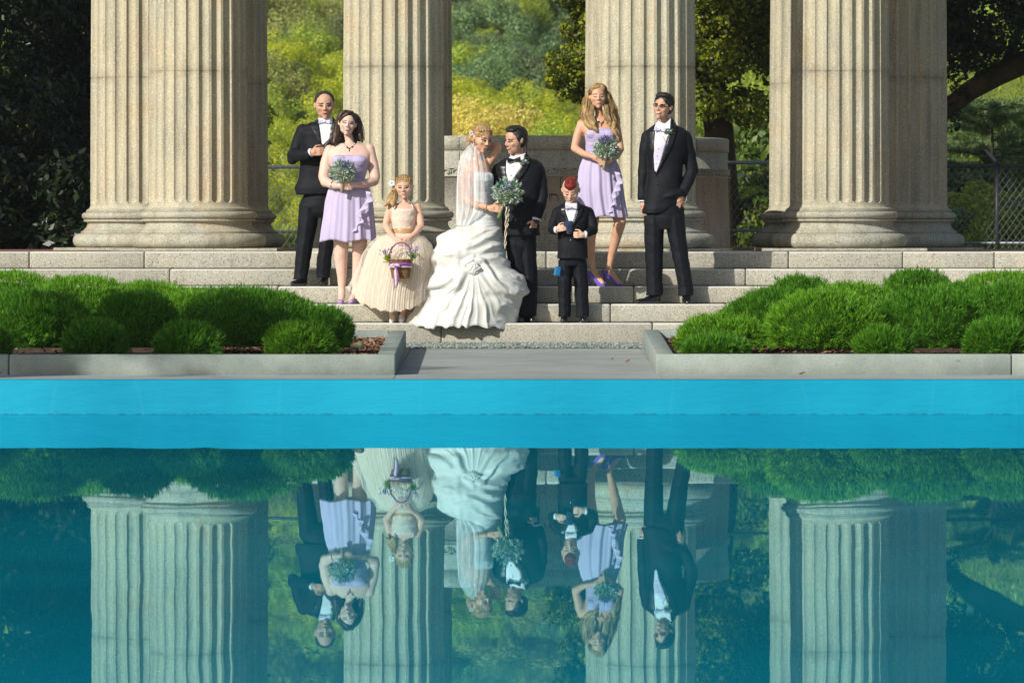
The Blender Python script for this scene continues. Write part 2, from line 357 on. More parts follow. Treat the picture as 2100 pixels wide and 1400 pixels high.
# ---- granite steps
stp = empty('stone_steps', (0, 51.5, .25), 'five long speckled granite steps below the temple columns', 'steps')
ST = [(51.5, .443), (51.87, .6104), (52.24, .7693), (52.61, .9261), (52.98, 1.0851)]
JO = [[905, 1338, 640, 1700], [640, 1252, 820, 1490, 250], [570, 905, 1300, 1650], [348, 1529, 620, 1200, 1850], [296, 620, 1120, 1617, 1851, 2039, 60]]
YE = [1.2]*4+[0]
zb = .18
for i, (yy, zz) in enumerate(ST):
    xs_ = sorted([M(p-1050, yy) for p in JO[i]]); xs_ = [-9.4]+xs_+[9.4]
    b = MB(); y1 = 53.6 if i == 4 else ST[i+1][0]+.05
    for k in range(len(xs_)-1):
        dz = random.uniform(-.0015, .0015)
        b.box(xs_[k]+.0015, xs_[k+1]-.0015, yy+random.uniform(-.002, .002), y1, (ST[i-1][1]+.002 if i else .18), zz+dz, .017)
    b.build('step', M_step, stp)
    b = MB(); b.box(-9.39, 9.39, yy+.012, y1-.01, (ST[i-1][1]+.001 if i else .17), zz-.006); b.build('joint_mortar', M_mort, stp, smooth=False)

# ---- temple
XC, YC, RR = .07, 58.0, 3.88; ZP = 1.085
tmp = empty('water_temple', (XC, YC, ZP), 'open circular stone temple of fluted columns standing above the steps', 'temple')
m, nt, N, L, B = nmat('temple_floor_tiles'); g = N.new('ShaderNodeNewGeometry').outputs['Position']
bt = N.new('ShaderNodeTexBrick'); bt.inputs['Scale'].default_value = 5; bt.inputs['Color1'].default_value = (.24,.10,.075,1); bt.inputs['Color2'].default_value = (.19,.085,.065,1); bt.inputs['Mortar'].default_value = (.2,.17,.14,1); L.new(g, bt.inputs['Vector'])
L.new(bt.outputs['Color'], B.inputs['Base Color']); B.inputs['Roughness'].default_value = .7; M_tile = m
b = MB(); b.box(-9.4, 9.4, 53.602, 63.6, .5, ZP-.003, .006); b.build('floor', M_tile, tmp)
# fluted shaft
def shaft_mesh(h=7.0, R0=.485, R1=.425, nf=24):
    # z measured from the top of the base
    zf0 = .062; spf = 18; nt_ = nf*spf
    zs = [0, .008, .016, .03, .045, .055]+list(zf0+np.linspace(0, .055, 9))+[.135, .16, .3, 1, 1.3]
    zj = 2.834-(ZP+.03)-.378  # drum joint
    zs = zs+[zj-.03, zj-.012, zj-.006, zj-.005, zj+.005, zj+.006, zj+.012, zj+.03, 2.5, 3.5, 4.5, 5.5, h-.3]+list(h-.25+np.linspace(0, .055, 6))+[h-.1, h]
    zs = sorted(set(zs)); V = []
    pitch = 2*math.pi/nf
    for z in zs:
        R = R0+(R1-R0)*(z/h)**1.5
        fl = .038*max(0, 1-z/.055)**2 if z < .055 else 0
        if z < .009: fl = .038
        gr = -.004 if abs(z-zj) < .0052 else 0
        for k in range(nt_):
            a = k*pitch/spf; u = (k % spf)/spf-.5          # -.5..5 over a flute pitch
            half = .385*pitch*R                           # half width of the flute in metres
            du = abs(u)*pitch*R
            dz = min(z-zf0, (h-.195)-z)
            d = 0
            if dz > 0 and du < half:
                w_ = half if dz >= half else math.sqrt(max(0, half*half-(half-dz)**2))
                if du < w_: d = .037*math.sqrt(max(0, 1-(du/w_)**2))*(w_/half)**.5
            r = R+fl+gr-d
            V.append((r*math.cos(a+.131), r*math.sin(a+.131), z))
    Fc = []; V = np.array(V); nz = len(zs); ii = np.arange(nz*nt_).reshape(nz, nt_); jj = np.roll(ii, -1, 1)
    Fc = np.stack([ii[:-1].ravel(), jj[:-1].ravel(), jj[1:].ravel(), ii[1:].ravel()], 1)
    return np_mesh('shaft', V, Fc)
def lathe(prof, n=96):
    V = []; nz = len(prof)
    for r, z in prof:
        for k in range(n): a = 2*math.pi*k/n; V.append((r*math.cos(a), r*math.sin(a), z))
    ii = np.arange(nz*n).reshape(nz, n); jj = np.roll(ii, -1, 1)
    return np.array(V), np.stack([ii[:-1].ravel(), jj[:-1].ravel(), jj[1:].ravel(), ii[1:].ravel()], 1)
def arc(cx, cz, r, a0, a1, n, sx=1):
    return [(cx+sx*r*math.cos(math.radians(a0+(a1-a0)*i/n)), cz+r*math.sin(math.radians(a0+(a1-a0)*i/n))) for i in range(n+1)]
Rs = .485
prof = [(.5, -.0), (Rs+.10, -.0)]+arc(Rs+.108, .072, .072, -90, 90, 12)+[(Rs+.094, .146), (Rs+.098, .150), (Rs+.098, .164), (Rs+.090, .166)]
prof += [(Rs+.090-.058*math.sin(math.radians(t))**.8, .167+.075*t/90) for t in (12, 30, 48, 66, 90)]+[(Rs+.040, .258), (Rs+.056, .264), (Rs+.070, .266), (Rs+.070, .284), (Rs+.050, .287)]
prof += arc(Rs+.054, .322, .035, -85, 85, 10)+[(Rs+.034, .358), (Rs+.046, .361), (Rs+.046, .375), (Rs+.02, .378), (.3, .378)]
bv, bf = lathe(prof); ME_base = np_mesh('base', bv, bf); ME_base.polygons.foreach_set('use_smooth', [True]*len(ME_base.polygons)); ME_base.set_sharp_from_angle(angle=math.radians(30)); ME_shaft = shaft_mesh(); ME_shaft.polygons.foreach_set('use_smooth', [True]*len(ME_shaft.polygons)); ME_shaft.set_sharp_from_angle(angle=math.radians(28))
for me_, mt in ((ME_base, M_base), (ME_shaft, M_stone)): me_.materials.append(mt); None
# capital: bell with leaf rows and abacus
b = MB(); cv, cf = lathe([(.3,0),(.45,0),(.47,.02),(.45,.05),(.40,.06),(.40,.25),(.43,.5),(.52,.72),(.58,.80),(.3,.80)], 48); b.add(cv, [tuple(f) for f in cf])
for row, (n8, zc, rr_) in enumerate(((8, .22, .43), (8, .48, .47))):
    for k in range(n8):
        a = 2*math.pi*(k+.5*row)/n8; c = Vector((rr_*math.cos(a), rr_*math.sin(a), zc)); o_ = Vector((math.cos(a), math.sin(a), 0))
        b.cone(c-Vector((0,0,.14)), .07, c+Vector((0,0,.1))+o_*.03, .05, 8, 2); b.ell(c+Vector((0,0,.14))+o_*.06, (.045,.045,.035), n=8, m=6)
for k in range(4):
    a = math.pi/4+k*math.pi/2; b.ell((.58*math.cos(a), .58*math.sin(a), .7), (.09,.09,.09), n=10, m=7)
b.box(-.56, .56, -.56, .56, .802, .9, .02); ME_cap = b.mesh('capital'); ME_cap.materials.append(M_stone); ME_cap.polygons.foreach_set('use_smooth', [True]*len(ME_cap.polygons))
b = MB(); b.box(-.80, .80, -.80, .80, 0, .028, .004); ME_pl = b.mesh('plinth'); ME_pl.materials.append(M_base)
ME_base.transform(Matrix.Identity(4))
zb = ZP-.001
for k in range(10):
    a = math.radians(-90+18+36*k); x = XC+RR*math.cos(a); y = YC+RR*math.sin(a)
    col = bpy.data.objects.new('column', ME_shaft); C.objects.link(col); col.parent = tmp; col.location = (x-XC, y-YC, zb+.028+.378-ZP)
    col.rotation_euler.z = a*1.0+k*.4
    for nm, me_, z in (('base', ME_base, -.378), ('capital', ME_cap, 7.001), ('plinth', ME_pl, -.406)):
        c_ = bpy.data.objects.new(nm, me_); C.objects.link(c_); c_.parent = col; c_.location = (0, 0, z)
        c_.rotation_euler.z = 0 if nm != 'plinth' else -col.rotation_euler.z
zt_ = 1.491+7.9
V, Fc = lathe([(RR-.55, zt_), (RR+.55, zt_), (RR+.55, zt_+.35), (RR+.6, zt_+.36), (RR+.6, zt_+1.0), (RR+.68, zt_+1.05), (RR+1.0, zt_+1.25), (RR+1.0, zt_+1.4), (RR-.3, zt_+1.9), (RR-.55, zt_+1.9), (RR-.55, zt_)], 120)
V = V+np.array([XC, YC, 0]); link('entablature', np_mesh('entablature', V, Fc), M_stone, tmp)
# round well in the middle, with its carved band and lettering
RW = 2.17; dr_ = empty('stone_well', (XC, YC, ZP), 'round grey granite well wall with a carved band inside the columns', 'well')
zt_ = 2.216
def dz_(py, dist=YC-RW): return CAM-(py-483)*dist/F
z1, z2, z3 = dz_(308), dz_(344), dz_(361)
prof = [(RW-.02, ZP-.002), (RW-.02, ZP+.12), (RW-.04, z3-.004), (RW-.015, z3-.002), (RW-.015, z3+.004), (RW-.035, z3+.006), (RW-.035, z2-.006), (RW-.015, z2-.004), (RW-.015, z2+.002), (RW-.04, z2+.004), (RW-.04, z1-.005), (RW-.05, z1-.003), (RW-.05, z1+.003), (RW-.03, z1+.006), (RW-.03, zt_-.01), (RW-.042, zt_), (RW-.34, zt_), (RW-.36, zt_-.01), (RW-.36, ZP-.002)]
V, Fc = lathe(prof, 160); link('wall', np_mesh('wall', V+np.array([XC, YC, 0]), Fc), M_drum, dr_)
b = MB()
for a in (-88.0, -70, -52, -106, -124, -34, -142):
    q = math.radians(a); c = Vector((XC+(RW-.015)*math.cos(q), YC+(RW-.015)*math.sin(q), 0))
    for (za, zb_, off) in ((z1+.01, zt_-.015, -.017), (z2+.02, z1-.012, -.027)):
        o_ = Vector((math.cos(q), math.sin(q), 0))*off; b = MB(); b.tube([c+o_+Vector((0,0,za)), c+o_+Vector((0,0,zb_))], .0045, 5); b.build('joint', M_mort, dr_)
for a in (-97, -61, -79, -115):
    q = math.radians(a); c = Vector((XC+(RW-.039)*math.cos(q), YC+(RW-.039)*math.sin(q), 0)); b = MB(); b.tube([c+Vector((0,0,ZP+.15)), c+Vector((0,0,z3-.02))], .004, 5); b.build('joint', M_mort, dr_)
b = MB(); nb = 132
for k in range(nb):
    q = 2*math.pi*k/nb; R_ = Matrix.Rotation(q+math.pi/2, 3, 'Z')
    c = Vector((XC+(RW-.032)*math.cos(q), YC+(RW-.032)*math.sin(q), (z2+z3)/2)); zz = (z2-z3)/2
    pts = [c+R_@Vector((math.cos(t)*.045*(1-.25*t/4)-.012, -.006, math.sin(t)*zz*.72)) for t in np.linspace(-.6, 3.6, 9)]
    b.tube(pts, [.004,.007,.009,.011,.011,.01,.009,.007,.004], 6)
    b.ell(c+R_@Vector((.0, -.004, -.1*zz)), (.02, .009, zz*.5), R_, 8, 6)
b.build('carved_band', M_drum, dr_)
def letter(ch, px0, py0, h_px, w_px=None):
    """an incised roman letter on the well, drawn as its cut outline"""
    cu = bpy.data.curves.new('letter', 'FONT'); cu.body = ch; o = bpy.data.objects.new('letter', cu); C.objects.link(o)
    o.data.resolution_u = 3; dg = bpy.context.evaluated_depsgraph_get(); me = bpy.data.meshes.new_from_object(o.evaluated_get(dg)); bpy.data.objects.remove(o)
    return me
def strokes(name, polys, px0, py0, k):
    b = MB()
    for pl in polys:
        pts = []
        for (u, v) in pl:
            p = P(px0+u*k, py0-v*k, YC-RW); dx = p.x-XC; y = YC-math.sqrt(max(0, (RW-.036)**2-dx*dx)); pts.append(Vector((p.x, y, p.z)))
        b.tube(pts, .0042, 6)
    return b.build(name, M_mort, dr_)
Dl = [[(0,0),(0,1)], [(.16,.02),(.16,.98)], [(-.08,0),(.45,0),(.75,.08),(.95,.3),(1.0,.5),(.95,.7),(.75,.92),(.45,1),(-.08,1)], [(.16,.07),(.42,.07),(.65,.14),(.8,.32),(.84,.5),(.8,.68),(.65,.86),(.42,.93),(.16,.93)], [(-.08,0),(-.08,.04)], [(-.08,1),(-.08,.96)]]
strokes('letter_d', Dl, 1127, 418, 20)
El = [[(0,0),(0,1)], [(.15,.08),(.15,.92)], [(-.08,0),(.7,0),(.74,.22)], [(-.08,1),(.7,1),(.72,.8)], [(.15,.5),(.5,.5),(.5,.6)]]
strokes('letter_e', El, 1108, 455, 19)

# ---- planters
def planter(side):
    s = -1 if side < 0 else 1
    t = empty('concrete_planter', ((-1.0 if s < 0 else 1.2), 40.8, .24), 'low concrete planter left of the walkway, with a chipped corner' if s < 0 else 'low concrete planter right of the walkway, its corner clean', 'planter', 'planters beside the walkway')
    if s < 0: a, bb, fy, zt0, zt1 = -.874, -.913, 42.6, .344, .420
    else: a, bb, fy, zt0, zt1 = 1.079, 1.128, 42.65, .346, .425
    yb = 49.0; b = MB(); x1 = -8.4*1 if s < 0 else 8.4; th = .14
    def quadbox(b, p, z0, z1f):
        n = len(p); V = [(x, y, z0) for x, y in p]+[(x, y, z1f(y)) for x, y in p]
        b.add(V, [tuple(range(n-1, -1, -1)), tuple(range(n, 2*n))]+[(i, (i+1) % n, n+(i+1) % n, n+i) for i in range(n)])
    zf = lambda y: zt0+(zt1-zt0)*(y-fy)/(yb-fy)
    # U of three walls, bevelled afterwards
    jx = M(18-1050, fy) if s < 0 else M(2075-1050, fy)
    def wall(p, name):
        if s > 0: p = p[::-1]
        b = MB(); quadbox(b, p, .1, zf); me = b.mesh(name); bm = bmesh.new(); bm.from_mesh(me); bmesh.ops.recalc_face_normals(bm, faces=bm.faces)
        bmesh.ops.bevel(bm, geom=[e for e in bm.edges if (e.verts[0].co.z > .25 or e.verts[1].co.z > .25)], offset=.012, segments=2, affect='EDGES', profile=.5)
        bm.to_mesh(me); bm.free(); link(name, me, M_kerb, t)
    wall([(a, fy), (bb, yb), (bb+s*th, yb), (a+s*th*1.0, fy+.13), (jx-s*.003, fy+.13), (jx-s*.003, fy)], 'wall')
    wall([(jx+s*.003, fy), (jx+s*.003, fy+.13), (x1, fy+.13), (x1, fy)], 'wall')
    wall([(bb+s*(th+.004), yb-.14), (bb+s*(th+.004), yb), (x1, yb), (x1, yb-.14)], 'wall')
    return t
planter(-1); planter(1)
m, nt, N, L, B = nmat('bark'); gn = N.new('ShaderNodeNewGeometry')
r = ramp(N, [(0, (.07,.03,.015)), (.5, (.22,.10,.05)), (.85, (.38,.20,.11)), (1, (.5,.38,.28))]); L.new(gn.outputs['Random Per Island'], r.inputs['Fac']); L.new(r.outputs['Color'], B.inputs['Base Color']); B.inputs['Roughness'].default_value = .85
M_bark = m; M_soil = concrete('soil', (.10,.055,.03), (.04,.025,.015), 20, .3)
for s, xa, xb in ((-1, -8.3, -1.03), (1, 1.23, 8.3)):
    b = MB(); zq = lambda y: .275+.0119*(y-42.7)
    b.add([(xa,42.72,zq(42.72)),(xb,42.72,zq(42.72)),(xb,48.87,zq(48.87)),(xa,48.87,zq(48.87))], [(0,1,2,3)])
    tag(b.build('soil', M_soil, smooth=False), kind='structure')
    n = 5200; near = rng.random(n) < .75
    px = np.where(near, (xb-rng.uniform(0, 1.5, n) if s < 0 else xa+rng.uniform(0, 1.5, n)), rng.uniform(xa, xb, n)); py = rng.uniform(42.8, 48.8, n)
    l = rng.uniform(.012, .035, n); wd = rng.uniform(.004, .009, n); an = rng.uniform(0, 6.28, n); tl = rng.uniform(-.4, .6, n)
    dx, dy = np.cos(an)*l, np.sin(an)*l; qx, qy = -np.sin(an)*wd, np.cos(an)*wd; z = .281+.0119*(py-42.7)
    V = np.stack([np.stack([px-dx-qx, py-dy-qy, z-tl*l*.5], 1), np.stack([px+dx-qx, py+dy-qy, z+tl*l+.006], 1), np.stack([px+dx+qx, py+dy+qy, z+tl*l+.010], 1), np.stack([px-dx+qx, py-dy+qy, z-tl*l*.5+.004], 1)], 1)
    tag(link('bark_mulch', np_mesh('bark_mulch', V.reshape(-1, 3), np.arange(4*n).reshape(n, 4)), M_bark, smooth=False), kind='stuff')

# small garden light in the left planter
gl_ = empty('garden_light', P(735, 716, 43.6), 'small beige garden light lying in the bark at the planter corner', 'light')
b = MB(); c = P(731, 709, 43.6); d_ = (P(744, 706, 43.5)-c); b.tube([c-d_*.6, c+d_*.7], [.022, .03], 10); b.build('housing', plain('beige_plastic', (.42,.38,.22), .5), gl_)
b = MB(); b.tube([c+d_*.1, c+Vector((.01,0,-.06))], [.012,.014], 8); b.build('stake', plain('dark_plastic', (.04,.035,.03), .5), gl_)
# fallen leaves
M_fl = leafmat('dry_leaf', [(.35,.12,.05), (.45,.25,.08)], .2)
for (x, y, d, lab, w_) in ((1643, 763, 42.45, 'rust brown fallen leaf against the right planter wall', .028), (1286, 748, 45.3, 'yellow fallen leaf on the walkway near the right planter', .022), (1255, 744, 45.8, 'small pale leaf scrap on the middle of the walkway', .014)):
    p = P(x, y, d); p.z = ZK(d)+.008; b = MB()
    V = [p+Vector((w_*a_, w_*.8*b_, c_)) for a_, b_, c_ in ((-1.2,0,.006),(-.5,-.6,.004),(.4,-.7,.012),(1.2,-.1,.02),(.5,.7,.018),(-.5,.6,.008),(0,0,0))]
    V += [v+Vector((0,0,.0025)) for v in V]
    n6 = 6; b.add(V, [(6, (i+1) % 6, i) for i in range(6)]+[(13, 7+i, 7+(i+1) % 6) for i in range(6)]+[(i, (i+1) % 6, 7+(i+1) % 6, 7+i) for i in range(6)])
    tag(b.build('fallen_leaf', M_fl), lab, 'leaf', 'fallen leaves on the paving')
# ================================================================ shrubs
def unit(v): return v/np.maximum(np.linalg.norm(v, axis=1, keepdims=True), 1e-9)
def tris_blades(p, d, L_, W_):
    """thin pointed blades: p root, d direction, (n,)"""
    n = len(p); s = unit(np.cross(d, rng.normal(size=(n, 3)))); tip = p+d*L_[:, None]
    mid = p+d*L_[:, None]*.45
    V = np.stack([p, mid+s*W_[:, None], tip, mid-s*W_[:, None]], 1)
    return V.reshape(-1, 3), np.arange(4*n).reshape(n, 4)
M_lav = leafmat('lavender_leaf', [(.025,.10,.005), (.055,.19,.008), (.09,.27,.012), (.15,.36,.02)], .25, .55, .3)
M_lav2 = leafmat('lavender_leaf_fresh', [(.04,.14,.005), (.09,.26,.010), (.15,.37,.014), (.24,.46,.025)], .25, .55, .3)
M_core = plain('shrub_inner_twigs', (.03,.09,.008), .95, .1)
M_flw = leafmat('lavender_bud', [(.09,.09,.12), (.16,.15,.2)], .1)
def shrub(px, ptop, rpx, d, label, fresh=0, gap=.0, ry=1.0, grp='mounded lavender shrubs in the left planter', lean=0.0):
    d = 43.25+(d-41.35)*.98; c = P(px, ptop, d); zg = .278+.0119*(d-42.7); r = M(rpx, d); h = c.z-zg; r *= 1.12 if d > 43.8 else 1.0
    seed = int(px*7+ptop); lr = np.random.default_rng(seed)
    root = empty('lavender_shrub', (c.x, d, zg), label, 'shrub', grp)
    def surf(th, ph):   # th azimuth, ph 0 top .. 1 bottom
        bul = 1+.09*np.sin(3*th+seed)+.06*np.sin(5*th+ph*5+seed*2)+.04*np.sin(9*th+ph*8)+.02*np.sin(17*th+ph*13)
        q = ph*math.radians(118)
        x = np.cos(th)*np.sin(q)**.8*r*bul; y = np.sin(th)*np.sin(q)**.8*r*ry*bul
        z = h*(.42+.58*np.cos(q))*(1+.05*np.sin(4*th+seed)*np.sin(q))
        return np.stack([x, y, z], 1)
    n = int(min(22000, 6000+52000*r*(h+r*.5))); th = lr.uniform(0, 6.283, n); ph = lr.uniform(0, 1, n)**.62
    p = surf(th, ph); nr = unit(np.stack([p[:, 0]/r**2, p[:, 1]/(r*ry)**2, (p[:, 2]-h*.40)/(h*.6)**2], 1))
    cl = lr.normal(size=(260, 3))*.42; ci = (np.floor(th*8)+np.floor(ph*14)*50).astype(int) % 260
    dr = unit(nr*1.0+np.array([0, 0, .65])+cl[ci]*.8+lr.normal(size=(n, 3))*.20)
    ln = lr.uniform(.024, .052, n)*(1+.6*(lr.random(n)<.12)); wd = lr.uniform(.0022, .0040, n)
    to = (lr.normal(size=700)*.016)[(np.floor(th*14)+np.floor(ph*18)*89).astype(int) % 700]; V, Fq_ = tris_blades(p*.96+nr*(to-.015-.012*lr.random(n))[:, None], dr, ln, wd)
    V[:, 2] = np.maximum(V[:, 2], .004)
    link('foliage', np_mesh('foliage', V, Fq_), (M_lav2 if fresh else M_lav), root, False, Vector((c.x, d, zg)))
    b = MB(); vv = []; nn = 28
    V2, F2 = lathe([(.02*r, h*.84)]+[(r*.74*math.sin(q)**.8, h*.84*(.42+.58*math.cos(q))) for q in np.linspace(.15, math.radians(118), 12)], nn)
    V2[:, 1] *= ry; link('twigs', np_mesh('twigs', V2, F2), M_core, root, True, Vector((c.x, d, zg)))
    return root
GL = 'mounded lavender shrubs in the left planter'; GR = 'mounded lavender shrubs in the right planter'
LS = [ # px, top, r, depth, label
 (190, 657, 64, 41.35, 'small round shrub in the front row, second from the left frame edge'),
 (383, 664, 66, 41.35, 'small round shrub in the front row midway along the left planter'),
 (611, 663, 70, 41.35, 'light green low round shrub nearest the planter light'),
 (-18, 672, 42, 41.35, 'small front shrub cut by the left edge of the picture'),
 (62, 592, 105, 42.6, 'large dark shrub with gaps at its foot, at the left frame edge'),
 (278, 598, 80, 42.7, 'tall shrub showing grey twigs between two small front shrubs'),
 (498, 588, 122, 42.9, 'broadest dark shrub of the left planter, before the stone steps'),
 (648, 628, 70, 42.9, 'shrub with sloping side nearest the bark and light, left planter'),
 (395, 598, 80, 44.4, 'bright shrub seen between the twiggy shrub and the broadest one'),
 (165, 566, 110, 45.2, 'wide bright shrub in the back row behind the front pair'),
 (10, 555, 120, 46.0, 'back row shrub tallest at the left frame edge'),
 (300, 578, 100, 46.2, 'back row shrub sloping down under the left columns'),
 (420, 592, 80, 46.8, 'farthest shrub of the left planter, just before the back wall'),
 (560, 600, 75, 46.6, 'back shrub half hidden behind the broadest dark shrub')]
for i, (px, tp, r_, d, lab) in enumerate(LS): shrub(px, tp, r_, d, lab, fresh=i in (2, 8, 9, 11, 10), grp=GL)
RS = [
 (1462, 688, 66, 41.45, 'low tuft in the front row beside the bark, right planter'),
 (1478, 646, 82, 42.6, 'loose sprouting shrub nearest the right planter corner'),
 (1812, 672, 56, 41.45, 'small dull green dome between two big front shrubs'),
 (2045, 654, 70, 41.45, 'small dome at the right frame edge of the front row'),
 (1590, 592, 88, 43.4, 'dark tall shrub left of the big round bright one'),
 (1692, 594, 102, 42.2, 'big round bright shrub at the front of the right planter'),
 (1905, 588, 112, 42.5, 'large dark shrub between the two small front domes'),
 (2070, 580, 100, 43.4, 'tall shrub behind the small dome at the right edge'),
 (1640, 566, 72, 45.2, 'back shrub whose top shows above the dark tall one'),
 (1745, 580, 100, 44.6, 'middle row shrub behind the big round bright one'),
 (1880, 552, 75, 46.0, 'highest back row shrub, below the right column pair'),
 (2060, 556, 115, 45.8, 'wide back row shrub reaching the right frame edge'),
 (1965, 580, 80, 44.6, 'middle row shrub between the large dark and edge shrubs'),
 (1560, 610, 80, 44.6, 'back shrub sloping toward the steps in the right planter')]
for i, (px, tp, r_, d, lab) in enumerate(RS): shrub(px, tp, r_, d, lab, fresh=i in (1, 5, 9, 11), grp=GR)

# ================================================================ trees
def leaves(cent, n, size, lobe_r, seed, aspect=.45, shell=.55, droop=0.0, squash=.8, scat=.65):
    """n leaf quads spread over the shells of lobes (k,3) of radius lobe_r (k,)"""
    lr = np.random.default_rng(seed); k = len(cent); i = lr.choice(k, n, p=lobe_r**2/np.sum(lobe_r**2))
    d = unit(lr.normal(size=(n, 3))); rad = lobe_r[i]*(shell+(1-shell)*lr.random(n)**.5)
    o = d*rad[:, None]*np.array([1, 1, squash]); o *= (1+.18*np.sin(d[:, :1]*9+i[:, None])*np.sin(d[:, 2:]*8+i[:, None]*2))
    p = cent[i]+o; nr = unit(d+lr.normal(size=(n, 3))*scat+np.array([0, 0, .35]))
    a = unit(np.cross(nr, lr.normal(size=(n, 3)))); a[:, 2] -= droop; a = unit(a); b = unit(np.cross(nr, a))
    s = size*lr.uniform(.6, 1.3, n)[:, None]
    V = np.stack([p-a*s, p+b*s*aspect, p+a*s, p-b*s*aspect], 1)
    return V.reshape(-1, 3), np.arange(4*n).reshape(n, 4)
def crown_mesh(name, rx, ry, rz, zc, lobes, lr_, n, size, seed, hollow=.55, **kw):
    lr = np.random.default_rng(seed); d = unit(lr.normal(size=(lobes, 3))); q = hollow+(1-hollow)*lr.random(lobes)
    cent = d*q[:, None]*np.array([rx, ry, rz])+np.array([0, 0, zc]); rad = lr_*lr.uniform(.6, 1.35, lobes)
    V, Fq_ = leaves(cent, n, size, rad, seed+1, **kw); return np_mesh(name, V, Fq_), cent
M_trunk = fabric('tree_bark', (.09,.065,.045), .95, .5, 6, .02, bscale=30)
def trunk_mesh(h, r, cent, seed, limbs=4):
    lr = np.random.default_rng(seed); b = MB(); top = Vector((lr.normal()*.2, lr.normal()*.2, h))
    mid = Vector((lr.normal()*.12, lr.normal()*.12, h*.5)); b.tube([(0,0,-.4), (0,0,0), mid, top], [r*1.35, r, r*.75, r*.45], 10)
    for c in cent[lr.choice(len(cent), min(limbs, len(cent)), replace=False)]:
        s0 = mid.lerp(top, lr.random()); c = Vector(c); m1 = s0.lerp(c, .5)+Vector((0,0,-.08*h)); b.tube([s0, m1, c], [r*.4, r*.28, r*.08], 6)
    return b.mesh('trunk')
PAL = {
 'lime': leafmat('leaf_lime', [(.28,.40,.025), (.50,.58,.04), (.68,.70,.06), (.80,.78,.10)], .5, patch=((.06,.13,.03), .8, 1.1)),
 'green': leafmat('leaf_green', [(.14,.25,.03), (.27,.41,.045), (.46,.58,.07), (.62,.68,.10)], .35, patch=((.34,.40,.06), .7, .9)),
 'olive': leafmat('leaf_olive', [(.13,.18,.05), (.26,.31,.08), (.41,.44,.11), (.55,.54,.16)], .3, patch=((.035,.06,.04), .7, .35)),
 'deep': leafmat('leaf_deep', [(.06,.13,.07), (.12,.23,.10), (.22,.36,.13), (.36,.47,.16)], .3, patch=((.13,.10,.06), .6, .25)),
 'gold': leafmat('leaf_gold', [(.58,.46,.09), (.76,.62,.14), (.84,.72,.20), (.88,.78,.28)], .4),
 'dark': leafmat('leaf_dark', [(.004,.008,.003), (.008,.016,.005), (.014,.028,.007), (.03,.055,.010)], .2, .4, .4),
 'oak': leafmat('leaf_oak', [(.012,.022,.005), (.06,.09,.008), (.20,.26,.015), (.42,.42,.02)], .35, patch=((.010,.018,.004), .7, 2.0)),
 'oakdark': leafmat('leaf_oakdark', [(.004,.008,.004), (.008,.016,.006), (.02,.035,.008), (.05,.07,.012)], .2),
 'pine': leafmat('leaf_pine', [(.08,.14,.05), (.17,.26,.09), (.28,.38,.14)], .35),
 'bush': leafmat('leaf_bush', [(.02,.05,.008), (.05,.11,.012), (.10,.18,.02), (.24,.28,.03)], .35, patch=((.14,.05,.03), .35, 1.6)),
 'sun': leafmat('leaf_sun', [(.12,.20,.01), (.25,.34,.02), (.38,.42,.03)], .4)}
def setmat(o, m):
    if not o.data.materials: o.data.materials.append(M_trunk)
    o.material_slots[0].link = 'OBJECT'; o.material_slots[0].material = m
CR = []
for i, (rx, rz, lb, lrr) in enumerate(((2.9, 2.5, 60, .75), (2.3, 2.9, 50, .70), (3.4, 2.3, 75, .70), (2.6, 2.2, 45, .85))):
    me, cent = crown_mesh('crown', rx, rx, rz, rz*1.05+.5, lb, lrr, 22000, .085, 100+i, hollow=.7, scat=.30, shell=.8)
    CR.append((me, trunk_mesh(rz+.4, .17, cent*.8, 200+i, 3), rz))
def tree(name, x, y, kind, var, sc, label, group='trees on the hillside', cat='tree', rot=None):
    me, tm, rz = CR[var]; z = float(hz(x, y))-.1
    root = empty(name, (x, y, z), label, cat, group); root.rotation_euler.z = rot if rot is not None else random.uniform(0, 6.28); root.scale = (sc, sc, sc)
    for nm, m_, mt in (('crown', me, PAL[kind]), ('trunk', tm, M_trunk)):
        o = bpy.data.objects.new(nm, m_); C.objects.link(o); o.parent = root; setmat(o, mt)
    return root
# rows up the hill: depth, count, palette choices, scale
lr = random.Random(5)
rows = [(109, 16, .22), (119, 15, .32), (136, 15, .38), (156, 15, .44), (180, 15, .50), (208, 17, .62), (240, 18, .70), (278, 18, .82), (325, 17, 1.0), (385, 16, 1.25), (460, 14, 1.6), (540, 12, 2.1), (600, 11, 2.5)]
KN = {'lime': 'bright yellow-green', 'green': 'mid green', 'olive': 'olive brown', 'deep': 'deep bluish green', 'gold': 'golden'}
for ri, (d, n, sc) in enumerate(rows):
    half = 1150*d/F+1.5
    for k in range(n):
        x = -half+2*half*(k+.5)/n+lr.uniform(-.6, .6)*half/n; px = 1050+x*F/d
        if 250 < px < 470 or 1650 < px < 1880: continue
        if px < 880: kind = lr.choice(['lime', 'green', 'green', 'lime', 'deep', 'olive']) if d > 170 else lr.choice(['lime', 'lime', 'green'])
        elif px < 1420: kind = lr.choice(['lime', 'lime', 'green']) if d < 145 else (lr.choice(['lime', 'deep', 'green']) if d < 170 else lr.choice(['olive', 'deep', 'deep', 'green', 'olive']))
        else: kind = lr.choice(['green', 'deep', 'olive', 'green'])
        side = 'left of the left columns' if px < 300 else ('between the two left columns' if px < 780 else ('behind the bride and groom' if px < 1300 else 'beyond the right columns'))
        lab = '%s tree %s on the hillside, %s' % (KN[kind], 'low' if d < 200 else ('midway' if d < 300 else 'high up'), side)
        tree('hill_tree', x, d+lr.uniform(-6, 6), kind, lr.randrange(4), sc*lr.uniform(.8, 1.25), lab, 'trees on the hillside, '+KN[kind]+' ones '+side)
